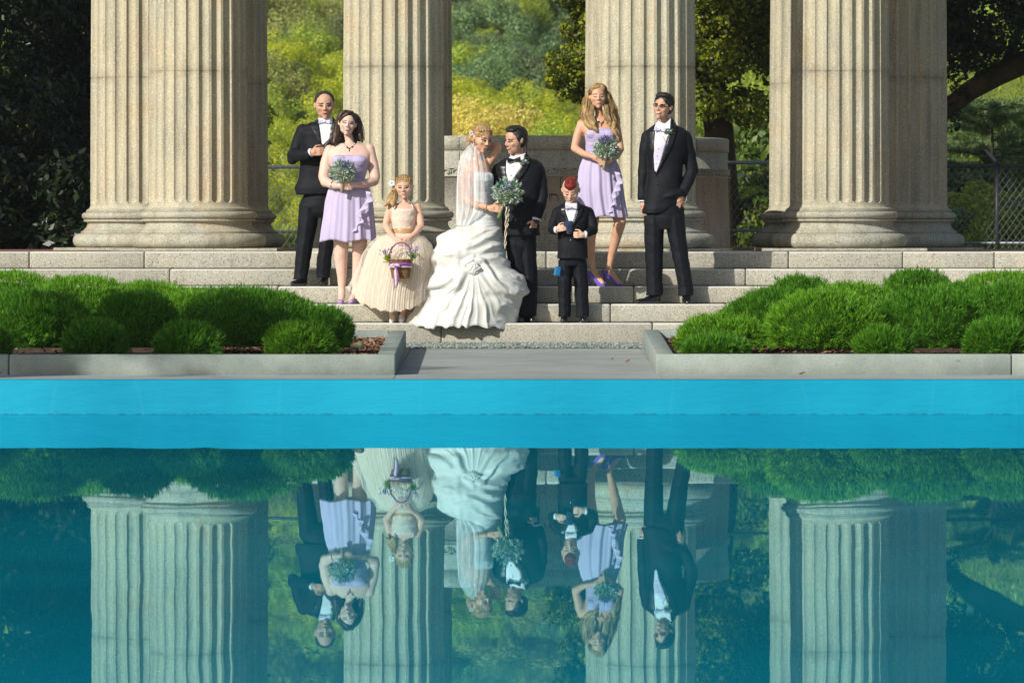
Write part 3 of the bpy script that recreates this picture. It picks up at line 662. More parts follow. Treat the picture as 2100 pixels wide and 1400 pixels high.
for k_ in range(46):
    d_ = lr.uniform(150, 330); px_ = lr.uniform(885, 1225) if k_ % 5 < 3 else lr.uniform(525, 725); kd_ = lr.choice(['deep', 'olive', 'green', 'deep']) if px_ > 800 else lr.choice(['green', 'lime', 'deep', 'olive'])
    tree('hill_tree', M(px_-1050, d_), d_, kd_, k_ % 4, .0029*d_*lr.uniform(.8, 1.1), '%s tree %s in the hillside wood, %s' % (KN[kd_], 'midway' if d_ < 240 else 'high up', 'between the two left columns' if px_ < 800 else 'behind the couple'), 'thick wood on the hillside, %s ones %s' % (KN[kd_], 'left' if px_ < 800 else 'centre'))
t = tree('golden_tree', M(985-1050, 114), 114, 'gold', 0, .46, 'golden yellow bush right behind the bride, above the stone wall', None)
t.location.z = 1.35
t = tree('hill_tree', M(1150-1050, 112), 112, 'green', 2, .36, 'green tree directly behind the groom, right of the golden bush', None)
# ---- dark evergreen at the left edge and the leafy branches beside the second gap
def special(name, loc, lobes, rad, n, size, kind, label, cat='tree', trunk=None, seed=1, **kw):
    root = empty(name, loc, label, cat)
    V, Fq_ = leaves(np.array(lobes, float), n, size, np.array(rad, float), seed, **kw)
    link('crown', np_mesh('crown', V, Fq_), PAL[kind], root, False, Vector(loc))
    if trunk:
        b = MB()
        for pts, rs in trunk: b.tube(pts, rs, 9)
        b.build('trunk', M_trunk, root, True, Vector(loc))
    return root
lr = np.random.default_rng(11)
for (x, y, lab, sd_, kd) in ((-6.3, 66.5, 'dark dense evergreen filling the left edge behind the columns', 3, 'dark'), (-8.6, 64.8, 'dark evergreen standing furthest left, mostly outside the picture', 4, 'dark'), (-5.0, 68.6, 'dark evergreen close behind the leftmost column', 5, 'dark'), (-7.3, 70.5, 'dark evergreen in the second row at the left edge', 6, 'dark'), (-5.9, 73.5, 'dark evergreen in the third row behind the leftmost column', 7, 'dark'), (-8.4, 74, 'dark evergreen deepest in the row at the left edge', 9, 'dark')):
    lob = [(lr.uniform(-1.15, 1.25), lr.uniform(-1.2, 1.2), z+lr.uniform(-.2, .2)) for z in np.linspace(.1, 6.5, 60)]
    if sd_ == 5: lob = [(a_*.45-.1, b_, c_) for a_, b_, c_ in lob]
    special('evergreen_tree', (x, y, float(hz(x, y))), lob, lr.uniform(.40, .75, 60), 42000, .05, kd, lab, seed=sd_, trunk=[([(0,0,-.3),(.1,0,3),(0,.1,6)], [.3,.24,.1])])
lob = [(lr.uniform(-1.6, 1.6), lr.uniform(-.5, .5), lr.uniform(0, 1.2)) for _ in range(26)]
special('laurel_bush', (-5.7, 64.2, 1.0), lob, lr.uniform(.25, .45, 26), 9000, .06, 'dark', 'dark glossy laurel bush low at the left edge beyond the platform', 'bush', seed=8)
# foliage sprays beside the left fence gap
lob = [(lr.uniform(-.55, .30)-.10*abs(z-2.2), lr.uniform(-.3, .3), z) for z in np.linspace(.1, 5.2, 30)]
special('slender_tree', (-3.35, 71.0, 1.05), lob, lr.uniform(.12, .34, 30), 9000, .040, 'green', 'slender leafy tree showing at the right edge of the left columns', seed=12, trunk=[([(-.2,0,-.2),(-.25,0,2.5),(-.2,0,5)], [.07,.05,.02])])
# oak with yellowing leaves: branches show either side of the third column
lob = []; rad = []
for _ in range(60):
    px = lr.uniform(1130, 1215); py = lr.uniform(-60, 195); w_ = max(0, 1-abs(px-1215)/110)
    if py < 110 and px < 1165: continue
    if py > 175 and px < 1150: continue
    p = P(px, py, 68.5); lob.append((p.x-2.0, lr.uniform(-.5, .5), p.z-1.0)); rad.append(lr.uniform(.08, .22))
for _ in range(150):
    px = lr.uniform(1240, 1640); py = lr.uniform(-220, 235)-max(0, px-1480)*.15
    p = P(px, py, 68.5); lob.append((p.x-2.0, lr.uniform(-.8, .8), p.z-1.0)); rad.append(lr.uniform(.15, .38))
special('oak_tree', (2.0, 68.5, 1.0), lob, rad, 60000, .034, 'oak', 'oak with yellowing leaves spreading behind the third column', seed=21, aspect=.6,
        trunk=[([(.6,.3,-.2),(.5,.3,1.5),(.3,.2,2.8),(.2,0,5)], [.22,.18,.15,.08]), ([(.3,.2,2.6),(1.1,0,3.1),(1.9,-.2,3.6)], [.1,.06,.02]), ([(.3,.2,2.6),(-.3,0,2.9),(-.9,-.2,2.75)], [.07,.045,.01])])
# right edge: dark oak with one big arching limb
lob = []; rad = []
for _ in range(120):
    px = lr.uniform(1900, 2330); py = lr.uniform(-230, 130)-max(0, 2010-px)*.4
    p = P(px, py, 67); lob.append((p.x-6.0, lr.uniform(-1, 1), p.z-1.0)); rad.append(lr.uniform(.12, .36))
for px, py in ((1960,150),(1975,190),(1950,215),(2020,150),(2060,110),(1945,250)): p = P(px, py, 67); lob.append((p.x-6.0, 0, p.z-1)); rad.append(.16)
def q_(x, y, d=67): p = P(x, y, d); return (p.x-6.0, d-67, p.z-1.0)
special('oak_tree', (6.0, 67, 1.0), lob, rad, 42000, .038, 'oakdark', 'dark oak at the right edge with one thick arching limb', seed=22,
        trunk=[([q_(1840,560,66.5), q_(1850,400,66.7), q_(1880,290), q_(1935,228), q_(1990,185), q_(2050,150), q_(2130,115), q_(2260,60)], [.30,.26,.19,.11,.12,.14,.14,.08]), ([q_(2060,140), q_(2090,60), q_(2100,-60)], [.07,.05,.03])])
# pine boughs right
def pine(px, py, d, n, label):
    root = empty('pine_sapling', (P(px, py, d).x, d, float(hz(P(px, py, d).x, d))), label, 'pine'); zz = P(px, py, d).z; lrr = np.random.default_rng(int(px)); pts = []; drs = []
    b = MB(); base = root.location.copy(); b.tube([(0,0,-.1), (0,0,zz-base.z+.3)], [.035,.012], 7)
    for k in range(n):
        a = lrr.uniform(0, 6.28); z0 = (zz-base.z)*lrr.uniform(.35, 1.15); ln = lrr.uniform(.5, 1.0)*1.1; dv = np.array([math.cos(a), math.sin(a), .15]); s0 = np.array([0, 0, z0]); e = s0+dv*ln
        b.tube([s0, e], [.015,.006], 5); m_ = 700; t_ = lrr.uniform(.15, 1.05, m_); pts.append(s0+dv*ln*t_[:, None]); drs.append(unit(dv*.7+lrr.normal(size=(m_, 3))*.7))
    b.build('trunk', M_trunk, root, True, base); p = np.concatenate(pts); dd = np.concatenate(drs)
    V, Fq_ = tris_blades(p, dd, np.full(len(p), .11), np.full(len(p), .006)); link('needles', np_mesh('needles', V, Fq_), PAL['pine'], root, False, base)
pine(2035, 250, 73, 34, 'pale green young pine on the slope right of the columns'); pine(2110, 235, 76, 30, 'young pine at the right frame edge'); pine(1985, 262, 80, 22, 'smaller young pine behind the dark limb')
# bushes on the right bank and behind the fence
bank = [(1500,330,72,.55,'bush','reddish green bush behind the wire fence left of the right columns'), (1560,300,75,.6,'bush','flowering bush on the bank above the fence, left of the right columns'), (1535,235,84,.7,'bush','upper flowering bush under the yellowing oak'), (1590,240,88,.75,'green','green bush beside the right column pair'),
        (1525,440,70,.4,'deep','low dark bush at the foot of the fence'), (1570,400,69,.38,'bush','low mixed bush touching the front right column'), (1475,270,80,.6,'bush','flowering bush beside the third column'), (1990,430,70,.40,'sun','bright yellow-green bush behind the right fence'), (1955,470,69,.3,'deep','dark low bush beside the right column base'),
        (2085,480,69,.35,'sun','sunny small bush at the right frame edge'), (2060,400,76,.5,'deep','dark bush behind the fence post'), (2120,360,80,.6,'green','green bush outside the right frame edge'), (1960,340,82,.55,'green','green bush on the slope beside the right columns'), (2040,300,88,.6,'olive','olive bush high on the right slope')]
bank += [(1975,345,73,.6,'deep','dark bush just behind the right fence near the columns'), (2095,355,74,.65,'green','green bush behind the right fence at the frame edge'), (2035,350,77,.6,'deep','dark bush right behind the fence post'), (1955,400,71,.45,'green','green bush low beside the right column pair'), (2130,400,71,.5,'deep','dark bush at the far right behind the wire'), (1970,285,92,.8,'deep','deep green bush high on the slope right of the columns'), (2070,275,95,.8,'green','green bush high on the slope above the fence post'), (2110,300,90,.8,'deep','deep green bush high at the right frame edge'), (2015,310,86,.6,'olive','olive bush on the slope above the fence wire'), (2055,360,80,.5,'green','green bush midway up the right slope'), (1965,300,76,.6,'green','green bush just right of the right column pair'), (2080,330,78,.6,'deep','dark bush between the young pines'), (2010,375,72,.45,'green','mid green bush behind the fence wire'), (1900,330,80,.6,'deep','dark bush hidden partly by the right columns'), (2150,440,72,.5,'green','green bush at the far right of the fence'), (2030,455,69,.3,'green','low green bush at the foot of the fence post'), (1545,385,70,.35,'green','green bush behind the wire right of the well')]
bme = []
for i in range(3):
    lr2 = np.random.default_rng(60+i); cent = unit(lr2.normal(size=(26, 3)))*np.array([.85, .85, .6])*lr2.uniform(.4, 1, (26, 1))+np.array([0, 0, .55])
    V, Fq_ = leaves(cent, 6000, .075, lr2.uniform(.2, .42, 26), 70+i, aspect=.55); bme.append(np_mesh('foliage', V, Fq_))
for i, (px, py, d, r_, kd, lab) in enumerate(bank):
    p = P(px, py, d); g_ = float(hz(p.x, d)); root = empty('bush', (p.x, d, min(g_, p.z-.1)), lab, 'bush', 'bushes beyond the temple fence'); root.rotation_euler.z = i*1.3
    hgt = max(.5, p.z-root.location.z); root.scale = (r_*1.25, r_*1.25, hgt/1.25)
    o = bpy.data.objects.new('foliage', bme[i % 3]); C.objects.link(o); o.parent = root; setmat(o, PAL[kd])
# ground cover on the slopes behind the fence
n = 60000; gx = rng.uniform(-5, 9.5, n); gy = 67+rng.random(n)**1.3*50; gz = hz(gx, gy); d = unit(rng.normal(size=(n, 3))*.5+np.array([0, 0, 1]))
V, Fq_ = tris_blades(np.stack([gx, gy, gz], 1), d, rng.uniform(.06, .18, n)*(gy/80), rng.uniform(.008, .02, n)*(gy/80))
M_grass = leafmat('slope_grass', [(.10,.16,.012), (.20,.28,.02), (.32,.38,.03), (.42,.46,.06)], .35, patch=((.05,.09,.02), .7, .35))
tag(link('grass', np_mesh('grass', V, Fq_), M_grass, smooth=False), kind='stuff')
# ---- trees beside the pool and lawn, outside the picture: they cast the dappled shade
def shade_tree(x, y, zc, rx, rz, label, n=9000, size=.20, seed=1, h=8, kind='green'):
    z0 = float(hz(x, y)); me, cent = crown_mesh('crown', rx, rx, rz, zc-z0, 34, rx*.30, n, size, seed, hollow=.45)
    root = empty('tall_tree', (x, y, z0), label, 'tree'); link('crown', me, PAL[kind], root, False, Vector((x, y, z0))); link('trunk', trunk_mesh(zc-z0, .28, cent, seed), M_trunk, root, True, Vector((x, y, z0)))
SHADE = True
if SHADE:
    shade_tree(-17.5, 31.0, 9.0, 2.6, 2.4, 'tall tree left of the lawn', seed=33, n=2500)
    shade_tree(-12.7, 31.5, 9.3, 1.2, .8, 'slim tree left of the pool shading the left planter', n=1300, size=.13, seed=36)
    for i, (x, y, z) in enumerate(((-19.5, 53, 8), (-22.5, 50, 9.5), (-17.8, 56.5, 7), (-24, 54.5, 12), (-20, 50.5, 12))):
        shade_tree(x, y, z, 3.0, 3.2, 'tall dark tree left of the temple, row %s' % 'abcde'[i], seed=40+i, n=7000, kind='dark')

# ================================================================ chain-link fence
M_rail = plain('galvanised_rail', (.24,.27,.33), .45, .5, .4); M_wire = plain('fence_wire', (.22,.24,.24), .5, .5, .3); M_post = plain('dark_fence_post', (.03,.035,.04), .5)
def fence(A, B_, ztop, zmid, zbot, label, posts=(0, 1), arm=True, wire=True, barbs=(.11, .20), rail=None):
    A = Vector((*A, 0)); B_ = Vector((*B_, 0)); L_ = (B_-A).length; u = (B_-A)/L_; out = Vector((u.y, -u.x, 0))
    t = empty('chain_link_fence', (A.x, A.y, zbot), label, 'fence', 'chain-link fences round the temple')
    b = MB(); b.tube([A+Vector((0,0,ztop)), B_+Vector((0,0,ztop))], .021, 10); b.build('top_rail', rail or M_rail, t)
    b = MB(); b.tube([A+Vector((0,0,zmid)), B_+Vector((0,0,zmid))], .017, 10); b.build('lower_rail', M_rail, t)
    if wire:
        b = MB(); H = ztop-zbot; p_ = .078; sl_ = .72
        k = -H*sl_
        while k < L_:
            for sg in (1, -1):
                x0, x1 = (k, k+H*sl_); z0, z1 = (zbot, ztop) if sg > 0 else (ztop, zbot)
                f0 = max(0, (0-x0)/(x1-x0)); f1 = min(1, (L_-x0)/(x1-x0))
                if f1 > f0:
                    pa = A+u*(x0+(x1-x0)*f0)+Vector((0,0,z0+(z1-z0)*f0)); pb = A+u*(x0+(x1-x0)*f1)+Vector((0,0,z0+(z1-z0)*f1))
                    off = out*(.023+sg*.0025); m_ = max(2, int((pb-pa).length/.055)); pts = [pa.lerp(pb, i/m_)+off+Vector((0,0,.005*(1 if i % 2 else -1)))+u*(.006*(1 if i % 2 else -1)) for i in range(m_+1)]
                    b.tube(pts, .0029, 3)
            k += p_
        b.build('wire_mesh', M_wire, t)
    for f in posts:
        p = A.lerp(B_, f); b = MB(); b.tube([p+Vector((0,0,zbot-.1)), p+Vector((0,0,ztop+.03))], .030, 12); b.ell(p+Vector((0,0,ztop+.03)), (.034,.034,.03), n=10, m=6); po = b.build('post', M_post, t)
        if arm: b = MB(); b.tube([p+Vector((0,0,ztop+.02)), p+Vector((-.14,0,ztop+.19))], [.022, .014], 8); b.build('barb_arm', M_rail, po)
    b = MB()
    for h_ in barbs:
        n_ = int(L_/.3); pts = [A.lerp(B_, i/n_)+Vector((-.10*h_/.2, 0, ztop+h_+.006*math.sin(i*1.7))) for i in range(n_+1)]; b.tube(pts, .003, 4)
        for i in range(n_): q = pts[i]; b.tube([q+Vector((0,0,-.015)), q+Vector((.01,0,.015))], .003, 3); b.tube([q+Vector((-.01,0,-.012)), q+Vector((.012,0,.01))], .003, 3)
    b.build('barbed_wire', M_wire, t)
fence((-8.0, 66.0), (-1.6, 66.2), 2.03, 1.28, .95, 'chain-link fence with blue grey rails behind the left columns', (0, .45, 1), False)
fence((2.2, 61.9), (4.0, 62.8), 2.03, 1.29, .95, 'chain-link fence with pale rail beside the stone well', (0,), False, barbs=())
fence((4.02, 65.2), (9.0, 65.2), 2.03, 1.15, .95, 'chain-link fence with black rail and post right of the columns', (.309,), True, rail=M_post)
# ================================================================ people
def skinmat(name, col, blush=(.62,.22,.16)):
    m, nt, N, L, B = nmat(name); g = N.new('ShaderNodeNewGeometry').outputs['Position']
    r = ramp(N, [(.35, tuple(c*.86 for c in col)), (.65, col)]); L.new(noise(N, L, 18, 3, .6, g), r.inputs['Fac'])
    L.new(mixc(N, L, .10, r.outputs['Color'], blush), B.inputs['Base Color']); B.inputs['Roughness'].default_value = .48
    B.inputs['Subsurface Weight'].default_value = .12; B.inputs['Subsurface Radius'].default_value = (.012,.005,.003); B.inputs['Subsurface Scale'].default_value = .6
    B.inputs['Specular IOR Level'].default_value = .35; bump(N, L, B, noise(N, L, 120, 3, .6, g), .0012, .5); return m
def hairmat(name, a, b, c, rough=.52, sc=55, stretch=(1, 1, .12)):
    m, nt, N, L, B = nmat(name); g = N.new('ShaderNodeNewGeometry').outputs['Position']
    r = ramp(N, [(.28, a), (.5, b), (.72, c)]); n = noise(N, L, sc, 3, .7, g, stretch); L.new(n, r.inputs['Fac']); L.new(r.outputs['Color'], B.inputs['Base Color'])
    B.inputs['Roughness'].default_value = rough; B.inputs['Specular IOR Level'].default_value = .5; bump(N, L, B, n, .006, .8); return m
SK_F = skinmat('skin_fair', (.76,.54,.44)); SK_T = skinmat('skin_tan', (.62,.38,.26)); SK_D = skinmat('skin_olive', (.60,.36,.25)); SK_B = skinmat('skin_warm', (.66,.39,.25)); SK_C = skinmat('skin_child', (.70,.45,.33))
SUIT = fabric('black_suiting', (.0075,.009,.0135), .7, .4, 9, .0030, .0, 60, .22)
SATIN = fabric('black_satin', (.009,.010,.014), .33, .3, 12, .0008, 0, 60, .4)
SHIRT = fabric('white_shirt', (.80,.81,.86), .6, .10, 20, .0015, 0, 90, .3)
WAIST = fabric('lilac_satin', (.66,.62,.80), .35, .15, 20, .0012, 0, 90, .5)
LILAC = fabric('lilac_chiffon', (.60,.53,.76), .75, .12, 6, .0016, .15, 60, .25, (2.5,2.5,.5), .12)
LILAC2 = fabric('lilac_gathers', (.55,.47,.73), .7, .22, 12, .002, .15, 60, .25, (.6,1,3.5), .06)
TULLE = fabric('champagne_tulle', (.86,.73,.58), .9, .09, 8, .0006, .0, 60, .1, (6,6,.12), .3)
FUR = fabric('cream_rosette_knit', (.80,.66,.56), .9, .25, 45, .006, .3, 90, .15)
WHITE = fabric('white_taffeta', (.74,.745,.71), .55, .05, 7, .0012, .0, 40, .3, None, .12)
WHITE2 = fabric('white_ruched_satin', (.74,.77,.79), .45, .10, 16, .002, .0, 60, .4, (.4,.6,3.0), .05)
GOLDS = fabric('gold_sash_satin', (.56,.34,.15), .3, .3, 14, .001, 0, 60, .6, (.5,1,3))
PURP = plain('lavender_patent', (.30,.20,.62), .22, .6); PURPD = plain('violet_patent', (.16,.10,.50), .2, .6)
BLKSH = plain('black_patent', (.008,.008,.010), .12, .8); WSHOE = plain('white_shoe', (.75,.73,.70), .5)
EYEW = plain('eye_white', (.36,.34,.33), .5); EYED = plain('lash_dark', (.025,.016,.012), .6, .2); BROWD = plain('brow_dark', (.03,.02,.015), .8, .1); BROWL = plain('brow_light', (.12,.065,.035), .8, .1)
LIPR = plain('lip_rose', (.40,.07,.08), .4); LIPN = plain('lip_natural', (.36,.12,.09), .45); TEETH = plain('teeth', (.72,.69,.62), .4); IRIS = plain('iris', (.05,.045,.04), .2)
BLKB = plain('black_button', (.01,.01,.01), .3); GEM = plain('dark_gem', (.03,.012,.05), .1, .9); SILVER = plain('silver', (.6,.6,.6), .25, .5, 1)
H_BLK = hairmat('hair_black', (.006,.005,.005), (.012,.010,.009), (.03,.022,.02)); H_BRN = hairmat('hair_brown', (.014,.008,.006), (.04,.02,.014), (.09,.045,.028), .45)
H_BLN = hairmat('hair_blonde', (.14,.075,.03), (.36,.22,.08), (.60,.42,.18)); H_RED = hairmat('hair_red', (.14,.012,.012), (.30,.03,.025), (.42,.09,.05), .6, 120, (1,1,1))
H_UPD = hairmat('hair_updo', (.12,.06,.025), (.33,.19,.08), (.60,.42,.22), .5, 45, (1,.4,1)); H_GRY = hairmat('hair_cropped', (.010,.009,.008), (.022,.019,.017), (.045,.04,.037), .8, 150, (1,1,1))
M_VEIL, nt, N, L, B = nmat('veil_tulle'); g = N.new('ShaderNodeNewGeometry').outputs['Position']
B.inputs['Base Color'].default_value = (.86,.87,.88,1); B.inputs['Roughness'].default_value = .8
al = ramp(N, [(.25, .20), (.5, .36), (.75, .66)]); L.new(noise(N, L, 9, 4, .6, g, (5, 5, .35)), al.inputs['Fac']); L.new(al.outputs['Color'], B.inputs['Alpha'])
M_SHEER, nt, N, L, B = nmat('outer_tulle'); g = N.new('ShaderNodeNewGeometry').outputs['Position']
B.inputs['Base Color'].default_value = (.92,.88,.80,1); B.inputs['Roughness'].default_value = .85
al = ramp(N, [(.3, .08), (.55, .22), (.8, .50)]); L.new(noise(N, L, 11, 4, .65, g, (6, 6, .22)), al.inputs['Fac']); L.new(al.outputs['Color'], B.inputs['Alpha'])

def strandmat(name, cols):
    m, nt, N, L, B = nmat(name); gn = N.new('ShaderNodeNewGeometry'); k = len(cols); r = ramp(N, [(i/(k-1), c) for i, c in enumerate(cols)]); L.new(gn.outputs['Random Per Island'], r.inputs['Fac'])
    L.new(r.outputs['Color'], B.inputs['Base Color']); B.inputs['Roughness'].default_value = .45; return m
ST_BRN = strandmat('brown_strand', [(.012,.007,.006), (.035,.017,.012), (.07,.035,.022), (.14,.075,.04)]); ST_BLN = strandmat('blonde_strand', [(.10,.05,.02), (.28,.16,.06), (.48,.31,.12), (.72,.55,.28)])
ST_UPD = strandmat('updo_strand', [(.12,.06,.025), (.28,.16,.07), (.50,.34,.17), (.68,.52,.30)]); ST_TOP = strandmat('auburn_top_strand', [(.05,.022,.012), (.12,.06,.028), (.26,.14,.06), (.42,.27,.12)])
ST_BLK = strandmat('black_strand', [(.006,.005,.005), (.014,.011,.010), (.03,.024,.022), (.06,.05,.045)]); ST_RED = strandmat('red_strand', [(.12,.01,.01), (.28,.03,.025), (.42,.07,.045), (.55,.16,.09)]); ST_GRY = strandmat('grey_strand', [(.010,.009,.008), (.022,.02,.018), (.06,.055,.05)])
def fuzz(f, o, mat, tree, n=1500, ln=.010, lean=(0, 0, .5), w_=.0011, seed=1, name='short_hair'):
    me = o.data; V = coords(me); Nn = vnorm(me); q = np.random.default_rng(seed); ok = [k for k in range(len(V)) if (lambda h: h[0] is not None and (Vector(V[k])-h[0]).dot(h[1]) > .0015)(tree.find_nearest(Vector(V[k])))]; i = q.choice(ok, n); d = unit(Nn[i]+np.array(lean)+q.normal(size=(n, 3))*.35)
    W, Fq_ = tris_blades(V[i]-Nn[i]*.002, d, ln*q.uniform(.6, 1.4, n), np.full(n, w_)); return link(name, np_mesh(name, W, Fq_), mat, o, False)
nt = WHITE.node_tree; N = nt.nodes; L = nt.links; g = N.new('ShaderNodeNewGeometry').outputs['Position']; bb_ = [n for n in N if n.type == 'BUMP'][0]
nz = N.new('ShaderNodeTexNoise'); nz.noise_type = 'RIDGED_MULTIFRACTAL'; nz.inputs['Scale'].default_value = 7; nz.inputs['Detail'].default_value = 3; nz.inputs['Distortion'].default_value = .6; L.new(g, nz.inputs['Vector'])
L.new(nz.outputs['Fac'], bb_.inputs['Height']); bb_.inputs['Distance'].default_value = .010; bb_.inputs['Strength'].default_value = .7
class Fig:
    """a person; d is the depth of its middle. Positions are photo pixels plus an offset in depth"""
    def __init__(s, label, d, foot, group=None):
        s.d = d; s.root = empty('person', P(foot[0], foot[1], d), label, 'person', group)
    def p(s, x, y, dy=0): return P(x, y, s.d+dy)
    def r(s, px): return M(px, s.d)
    def chain(s, b, pts, n=14):
        """pts: (x, y, dy, radius px)"""
        for a, c in zip(pts[:-1], pts[1:]): b.cone(s.p(*a[:3]), s.r(a[3]), s.p(*c[:3]), s.r(c[3]), n)
    def loft(s, b, rows, n=96, fold=None, cap=True, power=2.0):
        """rows: (y, xl, xr, half depth m, dy): an elliptic section at each row"""
        V = []
        for i, (y, xl, xr, hd, dy) in enumerate(rows):
            c = s.p((xl+xr)/2, y, dy); hw = s.r((xr-xl)/2)
            for k in range(n):
                a = 2*math.pi*k/n; ca, sa = math.cos(a), math.sin(a)
                ex = 2/power; u = math.copysign(abs(ca)**ex, ca); v = math.copysign(abs(sa)**ex, sa)
                f = fold(i/(len(rows)-1), a, y) if fold else 0
                V.append(c+Vector((u*(hw+f), v*(hd+f), 0)))
        m = len(rows); Fc = [(i*n+k, (i+1)*n+k, (i+1)*n+(k+1) % n, i*n+(k+1) % n) for i in range(m-1) for k in range(n)]
        if cap: Fc += [tuple(range(n)), tuple((m-1)*n+k for k in range(n-1, -1, -1))]
        b.add(V, Fc)
    def drape(s, poly, tree, mat, name, parent, off=.004, step=2.0, thick=.002, sub=None):
        """a piece of cloth lying on a surface below the outline poly (photo pixels)"""
        pts = []
        for i in range(len(poly)):
            a = Vector(poly[i]); c = Vector(poly[(i+1) % len(poly)]); k = max(1, int((c-a).length/step))
            pts += [a.lerp(c, j/k) for j in range(k)]
        nb = len(pts); ed = [(i, (i+1) % nb) for i in range(nb)]
        xs_ = [q.x for q in pts]; ys_ = [q.y for q in pts]; x = min(xs_)
        def inside(px, py):
            c = False; j = nb-1
            for i in range(nb):
                if (pts[i].y > py) != (pts[j].y > py) and px < (pts[j].x-pts[i].x)*(py-pts[i].y)/(pts[j].y-pts[i].y)+pts[i].x: c = not c
                j = i
            return c
        while x < max(xs_):
            y = min(ys_)
            while y < max(ys_):
                if inside(x, y) and min((pts[i].x-x)**2+(pts[i].y-y)**2 for i in range(nb)) > (step*.75)**2: pts.append(Vector((x, y)))
                y += step
            x += step
        v2, _, f2, _, _, _ = delaunay_2d_cdt(pts, ed, [tuple(range(nb))], 1, 1e-4)
        cam_ = Vector((0, 0, CAM)); W = []; bad = []
        last = None
        for i, q in enumerate(v2):
            t = s.p(q.x, q.y); dr = (t-cam_).normalized(); h = tree.ray_cast(cam_+dr*(s.d-3), dr)
            if h[0] is None: bad.append(i); W.append(None)
            else: nn = h[1] if h[1].dot(dr) < 0 else -h[1]; W.append(h[0]+(nn*.5-dr*.5).normalized()*off)
        good = [w_ for w_ in W if w_ is not None]
        if not good: return None
        for i in bad: q = s.p(v2[i].x, v2[i].y); W[i] = min(good, key=lambda w_: (w_.x-q.x)**2+(w_.z-q.z)**2).copy(); W[i].x = q.x; W[i].z = q.z
        me = py_mesh(name, W, [tuple(f) for f in f2]); 
        o = link(name, me, mat, parent); bm = bmesh.new(); bm.from_mesh(me); bmesh.ops.recalc_face_normals(bm, faces=bm.faces)
        if bm.faces and sum(f.normal.y for f in bm.faces) > 0: bmesh.ops.reverse_faces(bm, faces=bm.faces)
        bm.to_mesh(me); bm.free()
        md = o.modifiers.new('thickness', 'SOLIDIFY'); md.thickness = thick; md.offset = 0
        return o

def headmat(c, H, yaw=0, pitch=0, roll=0):
    return Matrix.Translation(c) @ Matrix.Rotation(math.radians(yaw), 4, 'Z') @ Matrix.Rotation(math.radians(roll), 4, 'Y') @ Matrix.Rotation(math.radians(pitch), 4, 'X') @ Matrix.Scale(H, 4)
def add_head(b, Mh, wide=1.0, child=False, smile=0):
    H = Mh.to_scale().x; R3 = Mh.to_3x3().normalized()
    def E(c, r): b.ell(Mh@Vector(c), tuple(q*H for q in r), R3, 20, 14)
    def K(p1, r1, p2, r2): b.cone(Mh@Vector(p1), r1*H, Mh@Vector(p2), r2*H, 12)
    w_ = wide
    E((0,.05,.13), (.325*w_,.40,.35)); E((0,-.09,-.06), (.300*w_,.275,.30)); E((0,-.09,-.25), (.245*w_,.22,.165))
    E((0,-.255,-.40), (.085,.075,.065)); K((-.175*w_,.0,-.24), .06, (0,-.235,-.39), .07); K((.175*w_,.0,-.24), .06, (0,-.235,-.39), .07)
    K((-.15,-.285,.09), .043, (0,-.315,.08), .043); K((.15,-.285,.09), .043, (0,-.315,.08), .043)
    K((0,-.335,.06), .028, (0,-.420,-.115), .036); E((-.042,-.375,-.13), (.032,.042,.028)); E((.042,-.375,-.13), (.032,.042,.028))
    for sx in (-1, 1):
        E((sx*.165*w_,-.255,-.095), (.09,.075,.075)); E((sx*.335*w_,.03,-.01), (.028,.07,.105)); E((sx*.355*w_,.06,.03), (.02,.045,.075))
    E((0,-.325,-.235), (.11,.040,.024)); E((0,-.315,-.275), (.095,.040,.024)); E((0,-.28,-.33), (.10,.05,.05))
def hpatch(fig, Mh, tree, pts, mat, name, parent, off=.012, th=.006):
    """a small feature laid on the face: outline in head units (x, z)"""
    n = len(pts); cx = sum(p[0] for p in pts)/n; cz = sum(p[1] for p in pts)/n; ring = []
    H = Mh.to_scale().x; fwd = (Mh.to_3x3()@Vector((0,1,0))).normalized(); W = []
    for (u, v) in [(cx, cz)]+[(cx+(p[0]-cx)*.55, cz+(p[1]-cz)*.55) for p in pts]+list(pts):
        o = Mh@Vector((u, -1.2, v)); h = tree.ray_cast(o, fwd)
        W.append((h[0] if h[0] is not None else Mh@Vector((u, -.3, v)))-fwd*off*H)
    Fc = [(0, 1+i, 1+(i+1) % n) for i in range(n)]+[(1+i, 1+n+i, 1+n+(i+1) % n, 1+(i+1) % n) for i in range(n)]
    m = len(W); W += [w_+fwd*(th+off*1.2)*H for w_ in W]; Fc += [tuple(reversed([i+m for i in f])) for f in Fc]+[(1+n+i, m+1+n+i, m+1+n+(i+1) % n, 1+n+(i+1) % n) for i in range(n)]
    me = py_mesh(name, W, Fc); bm = bmesh.new(); bm.from_mesh(me); bmesh.ops.recalc_face_normals(bm, faces=bm.faces); bm.to_mesh(me); bm.free()
    return link(name, me, mat, parent)
def ellp(cx, cz, rx, rz, n=12, tilt=0, lo=None):
    out = []
    for i in range(n):
        a = 2*math.pi*i/n; x, z = rx*math.cos(a), rz*math.sin(a)
        if lo is not None and z < 0: z *= lo
        out.append((cx+x*math.cos(tilt)-z*math.sin(tilt), cz+x*math.sin(tilt)+z*math.cos(tilt)))
    return out
